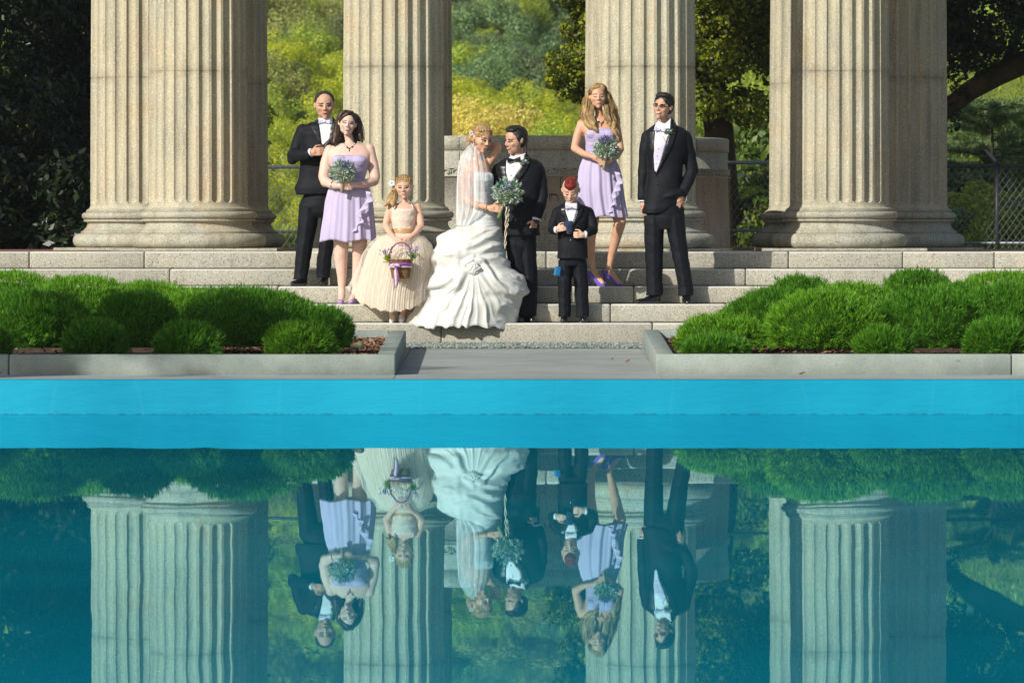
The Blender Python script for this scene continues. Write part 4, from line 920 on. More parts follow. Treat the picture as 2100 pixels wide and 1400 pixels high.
def face(fig, Mh, tree, body, brow=BROWD, lip=LIPN, mouth='smile', eyes='open', browt=.014, irisx=0.0):
    for sx in (-1, 1):
        tl = sx*.10
        hpatch(fig, Mh, tree, [(sx*.050, .088), (sx*.12, .106), (sx*.19, .100), (sx*.240, .066), (sx*.19, .100-browt*1.5), (sx*.12, .105-browt*1.8), (sx*.055, .088-browt*1.6)], brow, 'eyebrow', body)
        if eyes == 'open':
            e = hpatch(fig, Mh, tree, ellp(sx*.135, .006, .086, .034, 12, tl), EYED, 'eye', body, .010)
            hpatch(fig, Mh, tree, ellp(sx*.135, .000, .058, .013, 12, tl), EYEW, 'eye_white', e, .016); hpatch(fig, Mh, tree, ellp(sx*.135+irisx, .002, .032, .016, 10), IRIS, 'iris', e, .020)
        else:
            hpatch(fig, Mh, tree, [(sx*.055, .008), (sx*.10, -.008), (sx*.15, -.010), (sx*.210, .008), (sx*.15, -.046), (sx*.10, -.042)], EYED, 'eye', body, .010)
    if mouth == 'smile':
        l = hpatch(fig, Mh, tree, [(-.150,-.205), (-.05,-.215), (0,-.222), (.05,-.215), (.150,-.205), (.105,-.268), (.03,-.308), (-.03,-.308), (-.105,-.268)], lip, 'lips', body, .012)
        hpatch(fig, Mh, tree, [(-.118,-.222), (0,-.234), (.118,-.222), (.075,-.262), (0,-.276), (-.075,-.262)], TEETH, 'teeth', l, .020)
    elif mouth == 'turned':
        l = hpatch(fig, Mh, tree, [(-.12,-.215), (-.05,-.220), (0,-.226), (.05,-.220), (.12,-.215), (.085,-.266), (.03,-.298), (-.03,-.298), (-.085,-.266)], lip, 'lips', body, .010)
        hpatch(fig, Mh, tree, [(-.085,-.232), (0,-.240), (.085,-.232), (.05,-.258), (0,-.268), (-.05,-.258)], TEETH, 'teeth', l, .014)
    elif mouth == 'closed':
        l = hpatch(fig, Mh, tree, [(-.09,-.245), (-.04,-.228), (0,-.236), (.04,-.228), (.09,-.245), (.04,-.283), (-.04,-.283)], lip, 'lips', body, .012)
        hpatch(fig, Mh, tree, [(-.085,-.246), (0,-.252), (.085,-.246), (0,-.260)], EYED, 'mouth_line', l, .017)
    else:
        l = hpatch(fig, Mh, tree, [(-.10,-.235), (-.04,-.224), (0,-.232), (.04,-.224), (.10,-.235), (.05,-.285), (-.05,-.285)], lip, 'lips', body, .012)
        hpatch(fig, Mh, tree, [(-.07,-.242), (0,-.246), (.07,-.242), (.03,-.262), (-.03,-.262)], TEETH, 'teeth', l, .018)
def add_hand(b, wr, dr, nrm, s=1.0, curl=(35, 40, 30), thumb=1, spread=.1, rw=.024):
    """palm and five fingers: dr along the hand, nrm out of the palm, thumb +1/-1 which side"""
    dr = dr.normalized(); nrm = (nrm-dr*nrm.dot(dr)).normalized(); lat = dr.cross(nrm)*thumb
    for k, o in enumerate((-.030, -.010, .010, .029)): b.cone(wr+lat*o*.6*s, .0155*s, wr+dr*.082*s+lat*o*s, .0125*s, 8, 2)
    b.cone(wr-dr*.01*s, .021*s, wr+dr*.03*s, .024*s, 10, 2)
    for o, ln, r in ((-.031, .062, .0078), (-.0105, .074, .0088), (.0105, .080, .0090), (.031, .072, .0088)):
        p = wr+dr*.088*s+lat*o*s; a = 0; dcur = (dr+lat*o*spread*12).normalized()
        for j, fr_ in enumerate((.45, .32, .23)):
            a += math.radians(curl[j]); dd = dcur*math.cos(a)+nrm*math.sin(a); q = p+dd*ln*fr_*s; b.cone(p, r*s*(1-.08*j), q, r*s*(.93-.08*j), 8, 2); p = q
    p = wr+dr*.025*s+lat*.026*s; q = p+(dr*.55+lat*.65+nrm*.35).normalized()*.042*s; b.cone(p, .0135*s, q, .0105*s, 8, 2)
    t2 = q+(dr*.85+lat*.15+nrm*.45).normalized()*.032*s; b.cone(q, .0105*s, t2, .0092*s, 8, 2); b.cone(t2, .0092*s, t2+(dr*.8-lat*.15+nrm*.5).normalized()*.022*s, .0075*s, 8, 2)
def finish_body(fig, b, mat, vox=.0055, sm=3):
    me = remesh(b, 'body', vox, sm); o = link('body', me, mat, fig.root); return o, bvh(me)
def garment(fig, b, name, mat, vox=.007, sm=4, amp=.004, scale=9, seed=1, stretch=(1,1,1), mask=None, parent=None):
    me = remesh(b, name, vox, sm)
    if amp: displace(me, amp, scale, seed, 3, stretch, mask)
    if mat is SUIT: displace(me, .0022, 20, seed+9, 3, (.6, .6, 1.7))
    o = link(name, me, mat, parent or fig.root); return o, bvh(me)
def cap_hair(fig, Mh, mat, dz=0, thick=0, front=0, amp=.004, name='hair', extra=None, low=None, vox=.005, seed=3, wide=1.0, stretch=(1,1,.3)):
    b = MB(); H = Mh.to_scale().x; R3 = Mh.to_3x3().normalized()
    b.ell(Mh@Vector((0, .072-front, .18+dz)), ((.355+thick)*H*wide, (.398+thick)*H, (.340+thick)*H), R3, 28, 18)
    b.ell(Mh@Vector((0, .17, .02)), ((.325+thick)*H*wide, (.31+thick)*H, (.33)*H), R3, 24, 16)
    if extra: extra(b, Mh, H, R3)
    return garment(fig, b, name, mat, vox, 2, amp, 30, seed, stretch)
def bow(fig, x, y, wpx, mat, tree, parent, tilt=0, name='bow_tie', off=.02, h=.42):
    q = fig.p(x, y); cam_ = Vector((0,0,CAM)); dr = (q-cam_).normalized(); hh = tree.ray_cast(cam_+dr*(fig.d-3), dr); c = (hh[0] if hh[0] else q)-dr*off; w_ = fig.r(wpx/2); b = MB()
    R_ = Matrix.Rotation(math.radians(tilt), 3, 'Y')
    for sx in (-1, 1):
        n = 7; V = []
        for i in range(n):
            t = i/(n-1); zz = w_*h*(.28+.72*t**.8); xx = sx*w_*t
            for (fy, fz) in ((-.5, 1), (-1, .45), (-.6, 0), (-1, -.45), (-.5, -1), (.6, 0)): V.append(c+R_@Vector((xx, fy*.010*(.5+t*.8), fz*zz)))
        Fc = [(i*6+k, (i+1)*6+k, (i+1)*6+(k+1) % 6, i*6+(k+1) % 6) for i in range(n-1) for k in range(6)]+[tuple(range(6)), tuple((n-1)*6+k for k in range(5, -1, -1))]
        b.add(V, Fc)
    b.ell(c-Vector((0,.008,0)), (w_*.17, .010, w_*h*.42), R_, 10, 8); return b.build(name, mat, parent)
def button(fig, x, y, tree, parent, r=.0055, mat=None, name='button', off=.004):
    q = fig.p(x, y); cam_ = Vector((0,0,CAM)); dr = (q-cam_).normalized(); hh = tree.ray_cast(cam_+dr*(fig.d-3), dr)
    if hh[0] is None: return
    b = MB(); b.ell(hh[0]-dr*off, (r, r*.6, r), None, 8, 6); return b.build(name, mat or BLKB, parent)
M_sprig = leafmat('sprig_leaf', [(.05,.13,.03), (.12,.25,.06), (.26,.40,.12)], .3); M_dusty = leafmat('dusty_miller_leaf', [(.18,.30,.21), (.36,.50,.41), (.60,.70,.64), (.80,.86,.83)], .2)
M_lavf = leafmat('lavender_flower', [(.06,.05,.18), (.15,.12,.34), (.34,.30,.55)], .1); M_twine = fabric('burlap_twine', (.50,.40,.28), .9, .4, 60, .002)
M_teal = leafmat('succulent', [(.04,.20,.19), (.08,.30,.28)], .1)
def sprig_cloud(c, r, n, size, seed, flat=.75, up=.2, aspect=.30, lo=-.4):
    q = np.random.default_rng(seed); d = unit(q.normal(size=(n*2, 3))); d = d[d[:, 2] > lo][:n]; n = len(d); rad = (.35+.65*q.random(n)**.4)*r*(1+.18*np.sin(d[:, 0]*9)*np.sin(d[:, 2]*11+1)); p = np.array(c)+d*rad[:, None]*np.array([1, flat, .92])
    a = unit(d+q.normal(size=(n, 3))*.7+np.array([0, 0, up])); b_ = unit(np.cross(a, q.normal(size=(n, 3)))); s = size*q.uniform(.6, 1.4, n)[:, None]
    V = np.stack([p-a*s*.4, p+b_*s*aspect, p+a*s, p-b_*s*aspect], 1); return V.reshape(-1, 3), np.arange(4*n).reshape(n, 4)
def boutonniere(fig, x0, y0, x1, y1, tree, parent):
    """(x0,y0) blossom, (x1,y1) stem foot"""
    cam_ = Vector((0,0,CAM))
    def on(x, y): q = fig.p(x, y); dr = (q-cam_).normalized(); h = tree.ray_cast(cam_+dr*(fig.d-3), dr); return (h[0] if h[0] is not None else q)-dr*.018
    a, c = on(x0, y0), on(x1, y1); b = MB(); b.tube([c, c.lerp(a, .6)], [.006, .008], 8); st = b.build('boutonniere', M_twine, parent)
    V, Fq_ = sprig_cloud(a, fig.r(8), 150, .018, int(x0), .4, .6, .22); link('leaves', np_mesh('leaves', V, Fq_), M_sprig, st, False)
    V, Fq_ = sprig_cloud(a-Vector((0,.012,0)), fig.r(5), 60, .010, int(x0)+1, .4, .2, .5); link('blossoms', np_mesh('blossoms', V, Fq_), M_lavf, st, False)
    V, Fq_ = sprig_cloud(a+Vector((.005,-.014,.01)), fig.r(5), 26, .007, int(x0)+2, .4, .2, .6); link('buds', np_mesh('buds', V, Fq_), SHIRT, st, False)
def bouquet(fig, x, y, rpx, dy, foot, label, n=1500, seed=1, ribbon=None, flowers=(0, .3), flat=.8):
    c = fig.p(x, y, dy); r = fig.r(rpx); f = fig.p(*foot, dy+.01); root = empty('bouquet', f, label, 'bouquet', 'bouquets of silver leaves and lavender')
    V, Fq_ = sprig_cloud(c, r*1.05, n, .020, seed, flat, .35, .26, -.75); V1, F1_ = V, Fq_
    V, Fq_ = sprig_cloud(c, r*1.0, n//2, .024, seed+1, flat, .3, .24, -.8); link('green_leaves', np_mesh('green_leaves', V, Fq_), M_sprig, root, False)
    V, Fq_ = sprig_cloud(c+Vector((flowers[0]*r, -.35*r, flowers[1]*r)), r*.52, n//4, .011, seed+2, .8, .5, .5, -1); link('lavender', np_mesh('lavender', V, Fq_), M_lavf, root, False)
    q = np.random.default_rng(seed); d = unit(q.normal(size=(40, 3))+np.array([0, -.5, .7])); p = np.array(c)+d*r*.9; V, Fq_ = tris_blades(p, d, q.uniform(.03, .06, 40), np.full(40, .0045)); link('silver_leaves', np_mesh('silver_leaves', np.concatenate([V1, V]), np.concatenate([F1_, Fq_+len(V1)])), M_dusty, root, False)
    b = MB(); u = (c-f); b.tube([f, f.lerp(c, .35), c.lerp(f, .2)], [.014, .015, .03], 12); b.ell(c, (r*.55, r*.45, r*.5), None, 12, 8); b.build('stem_wrap', M_twine, root)
    return root

def band(c, ax, R, r, mat, name, parent, wide=1.0):
    ax = ax.normalized(); t = ax.orthogonal().normalized(); q = ax.cross(t); n = 28; V = []
    for k in range(n):
        a = 2*math.pi*k/n; o = t*math.cos(a)+q*math.sin(a)
        for j in range(8): e = 2*math.pi*j/8; V.append(c+o*(R+r*.5*math.cos(e))+ax*(r*wide*math.sin(e)))
    b = MB(); b.add(V, [(k*8+j, k*8+(j+1) % 8, ((k+1) % n)*8+(j+1) % 8, ((k+1) % n)*8+j) for k in range(n) for j in range(8)]); return b.build(name, mat, parent)
def leg(f, b, pts):
    rows = dens([(y, x-r, x+r, f.r(r)*1.12, dy) for x, y, dy, r in pts], 4); f.loft(b, rows, 40, lambda t, a, y: .010*math.exp(-((a-4.6)/.16)**2)+.004*math.sin(y*.21+a*2)*math.sin(a*3+y*.05))
def dens(rows, k):
    R_ = np.array(rows, float); out = []
    for i in range(len(R_)-1):
        p0, p1, p2, p3 = R_[max(i-1, 0)], R_[i], R_[i+1], R_[min(i+2, len(R_)-1)]
        for j in range(k):
            t = j/k; out.append(tuple(.5*((2*p1)+(-p0+p2)*t+(2*p0-5*p1+4*p2-p3)*t*t+(-p0+3*p1-3*p2+p3)*t**3)))
    out.append(tuple(R_[-1])); return out
def strands(f, guides, n, mat, name, parent, r=.0022, seed=1, inner=.75, wave=0.0):
    q = np.random.default_rng(seed); b = MB(); G = [dens(g_, 3) for g_ in guides]
    for i in range(n):
        g_ = G[i % len(G)]; a = q.uniform(0, 6.28); fr_ = q.uniform(inner, 1.16); ph = q.uniform(0, 6.28); e = int(len(g_)*q.uniform(.8, 1)); da = q.uniform(-.5, .5); pts = []; rs = []
        for j, (x, y, dy, rp) in enumerate(g_[:max(4, e)]):
            t = j/len(g_); aa = a+da*t; pts.append(f.p(x+wave*math.sin(y*.23+ph*.25), y, dy)+Vector((f.r(rp)*fr_*math.cos(aa), f.r(rp)*fr_*math.sin(aa)-wave*.004*math.cos(y*.23), 0))); rs.append(r*(1 if t < .7 else 1-(t-.7)*2.2))
        b.tube(pts, rs, 4)
    return b.build(name, mat, parent)
def comb(f, Mh, mat, name, parent, n=90, mode='side', r=.0022, y0=-.24, y1=.42, v1=-25, part=.0, grow=.008, seed=2):
    q = np.random.default_rng(seed); b = MB(); H = Mh.to_scale().x
    for i in range(n):
        pts = []
        if mode == 'side':
            sx = 1 if i % 2 else -1; yy = y0+(y1-y0)*q.random()**1.2; k = math.sqrt(max(.02, 1-((yy-.085)/.40)**2)); st = q.uniform(60, 88); sh = q.uniform(-.02, .10)
            for j in range(9):
                t = j/8; v = math.radians(st+(v1-st)*t); pts.append(Mh@Vector((sx*(.362+grow)*k*math.cos(v)+part*(1-t), yy+sh*t, .185+(.338+grow)*k*math.sin(v))))
        else:
            xx = q.uniform(-.30, .30); k = math.sqrt(max(.02, 1-(xx/.36)**2)); 
            for j in range(9):
                t = j/8; v = math.radians(150-20*q.random()*0-(150-10)*t); pts.append(Mh@Vector((xx*(1-.5*t)+.02*math.sin(t*5+i), .085-(.400+grow)*k*math.cos(math.pi-v)*-1*-1, .185+(.338+grow)*k*math.sin(v))))
        b.tube(pts, r, 4)
    return b.build(name, mat, parent)
def collar(f, x, y, rp, tilt=0.0, dy=.035):
    band(f.p(x, y, dy), Vector((tilt, -.42, 1)), f.r(rp), .011, SHIRT, 'shirt_collar', f.root, 1.5)
# ---- trousers, shoes
def shoe(fig, heel, toe, name='shoe', mat=None, w_=5.0, h=6.0, parent=None, dy0=0, dy1=0, pant=None):
    b = MB(); a = fig.p(heel[0], heel[1]-w_*.75, dy0); c = fig.p(toe[0], toe[1]-w_*.62, dy1); u = (c-a); R_ = fig.r(w_)
    b.cone(a, R_*.85, a.lerp(c, .45), R_*.92); b.cone(a.lerp(c, .45), R_*.92, c, R_*.72); b.cone(a+Vector((0,0,R_*.9)), R_*.85, a.lerp(c, .55)+Vector((0,0,R_*.30)), R_*.80)
    zl = min(a.z, c.z)-R_*.62; me = remesh(b, name, .005, 2); V = coords(me); V[:, 2] = np.maximum(V[:, 2], fig.p(0, heel[1], 0).z if False else zl-.0); setco(me, V)
    o = link(name, me, mat or BLKSH, parent or fig.root)
    b = MB(); q = (a+c)/2; d_ = Vector((u.x, u.y, 0)).normalized(); s_ = Vector((-d_.y, d_.x, 0)); ln = Vector((u.x, u.y, 0)).length/2+R_*.75; V = []; n = 18
    for z in (zl-.012, zl+.003):
        for k in range(n):
            t = 2*math.pi*k/n; V.append(Vector((q.x, q.y, z))+d_*math.cos(t)*ln+s_*math.sin(t)*R_*.92)
    b.add(V, [(k, (k+1) % n, n+(k+1) % n, n+k) for k in range(n)]+[tuple(range(n-1, -1, -1)), tuple(range(n, 2*n))]); b.build('sole', BLKB if mat in (None, BLKSH) else mat, o)
    return o
def heel_shoe(fig, heel, toe, mat, name='high_heel_shoe', hw=4.6, dy0=.05, dy1=-.08, hh=None, opening=True):
    """heel: px of the back top of the counter; toe: px of the toe tip at the sole"""
    hx, hy = heel; tx, ty = toe; b = MB(); g = ty-1.5
    A = fig.p(hx, hy+6, dy0); Bm = fig.p(hx+(tx-hx)*.45, (hy+6+g)/2+3, dy0+(dy1-dy0)*.5); T0 = fig.p(hx+(tx-hx)*.68, g-3.5, dy0+(dy1-dy0)*.7); T1 = fig.p(tx, g-2.4, dy1); r = fig.r(hw)
    b.cone(A, r*.75, Bm, r*.72); b.cone(Bm, r*.72, T0, r*.95); b.cone(T0, r*.95, T1, r*.72); b.cone(fig.p(hx+(tx-hx)*.62, g-1.2, dy0+(dy1-dy0)*.6), r*.7, fig.p(tx, g-1.0, dy1), r*.6)
    me = remesh(b, name, .0045, 2); o = link(name, me, mat, fig.root)
    b = MB(); b.tube([A+Vector((0,.005,-.01)), fig.p(hx+(tx-hx)*.05, (hy+ty)/2+2, dy0+.012), fig.p(hx+(tx-hx)*.10, ty-.2, dy0+.008)], [fig.r(2.8), fig.r(1.7), fig.r(1.2)], 10); b.build('heel', mat, o)
    b = MB(); q = fig.p(tx+(-1.5 if tx > hx else 1.5), g-4.2, dy1-.012)
    for k in (-1, 0, 1): b.ell(q+Vector((k*.010,-.006,.000)), (.008,.012,.007), None, 8, 6)
    b.build('toes', fig.skin, o); return o

# ================= father: black tuxedo on the third step
F1 = Fig('man in black tuxedo holding his lapel, behind the dark-haired bridesmaid', 52.44, (640, 587)); F1.skin = SK_D; f = F1
Mh = headmat(f.p(665.5, 217, -.01), .268, 4, 2, -1)
b = MB(); add_head(b, Mh, 1.0); f.chain(b, [(665, 232, .02, 11.5), (665, 258, .03, 12.5), (666, 270, .03, 17)])
f.chain(b, [(617, 272, .04, 7), (604, 319, -.02, 6.5), (636, 314, -.20, 6)]); f.chain(b, [(718, 274, .03, 7), (732, 330, .05, 6.5), (737, 372, .02, 6.5)])
f.loft(b, [(262, 625, 707, .09, .03), (300, 628, 704, .11, .03), (350, 632, 698, .10, .03), (400, 630, 700, .10, .03), (420, 632, 700, .1, .03)], 32)
f.chain(b, [(642, 415, .03, 14), (626, 495, .0, 10), (619, 572, .02, 8)]); f.chain(b, [(680, 415, .03, 14), (671, 495, .0, 10), (664, 568, .02, 7.5)])
add_hand(b, f.p(638, 313, -.215), Vector((.9, -.1, .12)), Vector((.15, 1, -.1)), 1.0, (30, 55, 40), 1, .05)
add_hand(b, f.p(737, 378, .02), Vector((0, 0, -1)), Vector((0, 1, 0)), 1.0, (20, 20, 20), -1)
body, bt = finish_body(f, b, SK_D); face(f, Mh, bt, body, BROWD, LIPN, 'closed', 'open', .020)
hr, _ = cap_hair(f, Mh, H_GRY, .0, -.008, -.022, .001); fuzz(f, hr, ST_GRY, bt, 1500, .005)
b = MB(); f.loft(b, [(392, 627, 703, .125, .03), (420, 613, 706, .13, .03), (436, 612, 704, .12, .03), (446, 616, 700, .09, .03)], 48)
leg(f, b, [(634, 425, .02, 21), (632, 450, .01, 20.5), (624, 510, .0, 17), (618, 555, .01, 15), (617, 566, .0, 14.5), (616, 573, .0, 15)]); leg(f, b, [(680, 425, .02, 20), (678, 450, .02, 19), (669, 505, -.02, 15.5), (664, 545, .0, 15.5), (663, 562, .0, 14), (663, 570, .0, 14)])
garment(f, b, 'trousers', SUIT, .008, 3, .005, 7, 5, (1,1,.5))
b = MB(); f.loft(b, [(250, 640, 692, .07, .04), (258, 622, 712, .10, .035), (272, 612, 720, .125, .03), (300, 616, 716, .145, .03), (340, 616, 712, .14, .03), (365, 612, 712, .14, .03), (385, 604, 712, .145, .02), (399, 607, 708, .14, .02)], 72, power=2.3)
f.chain(b, [(621, 268, .03, 14), (613, 290, .03, 14.5), (605, 320, .0, 13), (600, 327, -.03, 11.5)]); f.chain(b, [(602, 318, -.03, 13.5), (618, 318, -.13, 12.5), (633, 316, -.19, 11)])
f.chain(b, [(712, 268, .03, 15), (722, 300, .04, 13), (732, 335, .05, 12), (736, 366, .03, 10)])
jk, jt = garment(f, b, 'jacket', SUIT, .0075, 3, .006, 8, 2)
f.drape([(652, 243), (683, 240), (681, 262), (676, 285), (663, 298), (658, 292), (655, 270)], jt, SHIRT, 'shirt_front', jk, .004)
collar(f, 665.5, 249, 12.6)
f.drape([(648, 246), (652, 243), (656, 272), (659, 296), (652, 290), (644, 272), (636, 258), (645, 253)], jt, SATIN, 'lapel', jk, .012, thick=.004)
f.drape([(683, 240), (688, 246), (690, 262), (684, 288), (668, 312), (658, 326), (659, 312), (667, 296), (677, 284), (681, 262)], jt, SATIN, 'lapel', jk, .012, thick=.004)
bow(f, 665.5, 250, 24, WAIST, jt, jk, off=.035); band(f.p(637.5, 313.5, -.20), Vector((.9,-.45,.1)), f.r(8.2), .009, SHIRT, 'shirt_cuff', jk, 1.5)
boutonniere(f, 686, 264, 676, 276, jt, jk); button(f, 651, 352, jt, jk, .01)
shoe(f, (624, 587), (601, 587), w_=8.6, dy0=.02, dy1=-.15); shoe(f, (667, 586), (659, 587), w_=8.6, dy0=.06, dy1=-.13)

# ================= dark-haired bridesmaid
def bridesmaid(f, Mh, spec):
    pass
F2 = Fig('smiling dark-haired bridesmaid in short lilac dress holding a bouquet', 52.06, (712, 624)); f = F2; f.skin = SK_F
Mh = headmat(f.p(712.5, 254, -.02), .236, 3, -3, 8)
b = MB(); add_head(b, Mh, 1.0); f.chain(b, [(713, 272, .03, 8.5), (717, 290, .03, 9), (717, 302, .03, 15)])
f.loft(b, [(294, 696, 738, .05, .03), (300, 680, 755, .08, .03), (312, 670, 765, .10, .025), (330, 676, 758, .125, .0), (350, 680, 753, .12, .01), (368, 684, 748, .10, .02), (390, 675, 756, .12, .02), (420, 672, 760, .13, .02)], 40)
f.chain(b, [(676, 308, .03, 11), (669, 335, .02, 12.5), (664, 362, -.02, 11.5), (667, 374, -.04, 10)]); f.chain(b, [(667, 372, -.04, 10.5), (684, 380, -.13, 8.5), (697, 381, -.20, 6)])
f.chain(b, [(757, 306, .03, 11.5), (764, 335, .02, 11.5), (769, 362, -.01, 11), (767, 372, -.03, 10)]); f.chain(b, [(767, 371, -.03, 10.5), (748, 378, -.12, 8.5), (726, 379, -.20, 6)])
f.chain(b, [(692, 430, .02, 22), (700, 500, .0, 15.5), (699, 530, .02, 14), (701, 565, .03, 10), (701, 590, .03, 7.5), (701, 606, .02, 7.5), (700, 616, -.06, 6)])
f.chain(b, [(742, 430, .02, 22), (737, 500, .0, 15.5), (736, 530, .02, 13.5), (732, 570, .03, 10), (730, 592, .03, 7.5), (727, 606, .02, 7.5), (720, 616, -.05, 6)])
add_hand(b, f.p(698, 381, -.21), Vector((.85, -.25, -.05)), Vector((.3, .9, .1)), .92, (35, 50, 35), 1)
add_hand(b, f.p(725, 379, -.21), Vector((-.9, -.2, -.05)), Vector((-.3, .9, .1)), .92, (35, 50, 35), -1)
body, bt = finish_body(f, b, SK_F); face(f, Mh, bt, body, BROWD, LIPR, 'smile', 'open', .014)
def ex(b, Mh, H, R3):
    f = F2
    f.chain(b, [(697, 240, .02, 6), (691, 262, .03, 6.5), (688, 280, .0, 7), (686, 292, -.03, 5), (685, 297, -.03, 3)]); f.chain(b, [(703, 240, .03, 10), (697, 262, .05, 9), (694, 284, .05, 7)])
    f.chain(b, [(731, 242, .02, 6), (737, 262, .03, 6), (738, 278, .01, 6), (743, 291, .0, 2.5)]); f.chain(b, [(727, 242, .03, 10), (733, 265, .06, 9), (736, 285, .06, 6)])
    f.chain(b, [(722, 231, -.05, 4), (712, 233, -.085, 3.2), (703, 240, -.075, 3.4), (698, 249, -.04, 4)])
hr, _ = cap_hair(f, Mh, H_BRN, .0, .012, -.028, .002, extra=ex)
strands(f, [[(699, 240, .03, 8), (693, 258, .03, 9), (690, 276, .02, 8.5), (686, 290, -.01, 7), (685, 298, -.02, 5)], [(702, 240, .03, 8), (697, 262, .05, 9), (694, 290, .04, 7)], [(729, 240, .03, 8), (736, 260, .04, 8), (739, 278, .03, 7.5), (744, 292, .02, 4)], [(728, 240, .05, 8), (734, 265, .06, 9), (737, 287, .05, 6)]], 420, ST_BRN, 'hair_strands', hr, .0013, 3, .5)
comb(f, Mh, ST_BRN, 'combed_hair', hr, 320, 'side', .0014, -.16, .3, -20, -.05, .018)
def pleat(nf, a0, a1, ph=0, p2=0.0):
    def g_(t, a, y): return (a0+(a1-a0)*t)*(math.sin(nf*a+ph+1.3*math.sin(2*a))+.45*math.sin((nf*1.7)*a+2+p2))
    return g_
b = MB(); f.loft(b, [(318, 690, 745, .10, .0), (321, 681, 754, .13, .0), (332, 678, 756.5, .142, -.01), (348, 680, 754, .135, .0), (362, 683, 749, .118, .01), (368, 683, 749, .115, .01)], 64)
for cx_ in (697, 735): b.ell(f.p(cx_, 330, -.10), (f.r(18), .055, f.r(13)))
bod, bdt = garment(f, b, 'bodice', LILAC2, .006, 2, .0045, 16, 4, (.35,.6,3.2))
b = MB(); f.loft(b, [(364, 684, 748, .115, .01), (374, 680, 752, .135, .01), (392, 673, 759, .15, .01), (414, 667, 764, .165, .01), (440, 664, 766, .175, .01), (470, 660, 769, .185, .01), (490, 657, 770, .19, .01), (494, 657, 770, .19, .01)], 240, pleat(15, .002, .013), cap=False)
me = b.mesh('skirt'); V = coords(me); hemw = (V[:, 2] < f.p(0, 485).z); V[:, 2] += np.where(hemw, .012*np.sin(V[:, 0]*22), 0); setco(me, V); displace(me, .004, 8, 6, 3, (1,1,.5)); sk_ = link('skirt', me, LILAC, f.root); md = sk_.modifiers.new('t', 'SOLIDIFY'); md.thickness = .003; skt = bvh(me)
def ruffle(f, path, wd, name, parent, dy, mat=LILAC, amp=.014, k=1.0):
    """a cascading frill: path of px points, width px"""
    pts = []; n = 60; V = []
    for i in range(n):
        t = i/(n-1)*(len(path)-1); j = min(int(t), len(path)-2); q = Vector(path[j]).lerp(Vector(path[j+1]), t-j); pts.append(q)
    for i, q in enumerate(pts):
        ph = i*.62*k; w_ = wd*(.75+.35*math.sin(i*.11))
        for j in range(5):
            s_ = j/4; V.append(f.p(q.x+w_*(s_-.2)+1.8*s_*math.sin(ph+1.2), q.y+s_*2.2*math.cos(ph), dy-.012-amp*s_*(1+math.sin(ph))))
    Fc = [(i*5+j, i*5+j+1, (i+1)*5+j+1, (i+1)*5+j) for i in range(n-1) for j in range(4)]; o = link(name, py_mesh(name, V, Fc), mat, parent); m_ = o.modifiers.new('t', 'SOLIDIFY'); m_.thickness = .003; return o
ruffle(f, [(752, 392), (755, 410), (745, 424), (733, 440), (742, 452), (728, 468), (716, 482)], 12, 'ruffle', sk_, -.15); 
f.drape([(681, 366), (680, 369), (750, 369), (750, 364)], bt, LILAC2, 'waist_seam', sk_, .05) if False else None
def necklace(f, pts, tree, parent):
    cam_ = Vector((0,0,CAM)); W = []
    for x, y in pts: q = f.p(x, y); dr = (q-cam_).normalized(); h = tree.ray_cast(cam_+dr*(f.d-3), dr); W.append((h[0] if h[0] is not None else q)-dr*.004)
    b = MB(); b.tube(W, .0022, 6); o = b.build('necklace', SILVER, f.root)
    for i in (2, 3, 4): b = MB(); b.ell(W[min(i, len(W)-1)]-Vector((0,.004,0)), (.008,.006,.009), None, 8, 6); b.build('gem', GEM, o)
    m = W[len(W)//2]; b = MB(); b.ell(m+Vector((.002,-.005,-.022)), (.007,.006,.010), None, 8, 6); b.ell(m+Vector((.003,-.006,-.040)), (.006,.005,.009), None, 8, 6); b.build('pendant', GEM, o)
necklace(f, [(704, 292), (708, 298), (712, 302), (716, 305), (722, 301), (727, 297), (731, 291)], bt, body)
band(f.p(683, 380.5, -.14), Vector((.8,-.6,-.05)), f.r(8.6), .004, SILVER, 'bracelet', body)
heel_shoe(f, (698, 606), (699, 624), PURP, hw=7.0, dy0=.06, dy1=-.12); heel_shoe(f, (731, 606), (718, 624), PURP, hw=6.6, dy0=.05, dy1=-.10)
bouquet(f, 702, 353, 25, -.24, (701, 396), 'bouquet of silver leaves with dark lavender held by the dark-haired bridesmaid', 1100, 5, flowers=(.25, .45))

# ================= flower girl
F3 = Fig('flower girl in champagne tulle dress with side ponytail', 51.72, (816, 661)); f = F3; f.skin = SK_C
Mh = headmat(f.p(829, 384, -.02), .222, -6, 4, -2)
b = MB(); add_head(b, Mh, 1.06); f.chain(b, [(830, 402, .03, 7), (829, 415, .03, 7), (829, 422, .03, 11)])
f.loft(b, [(416, 812, 846, .04, .03), (422, 797, 859, .06, .03), (434, 799, 857, .075, .02), (470, 804, 851, .075, .02), (500, 798, 858, .09, .02)], 32)
f.chain(b, [(801, 424, .03, 7.5), (795, 445, .02, 8), (791, 464, -.02, 7.3)]); f.chain(b, [(791, 463, -.02, 7.3), (800, 478, -.10, 6), (810, 489, -.17, 4.6)])
f.chain(b, [(856, 424, .03, 7.5), (861, 445, .02, 7.6), (863, 463, -.02, 7.2)]); f.chain(b, [(863, 463, -.02, 7.2), (853, 477, -.10, 6), (841, 488, -.17, 4.6)])
f.chain(b, [(810, 560, .02, 11), (805, 625, .02, 8), (804, 645, .02, 5.6), (804, 656, -.03, 5)]); f.chain(b, [(834, 560, .02, 11), (827, 625, .02, 8), (826, 645, .02, 5.6), (824, 656, -.03, 5)])
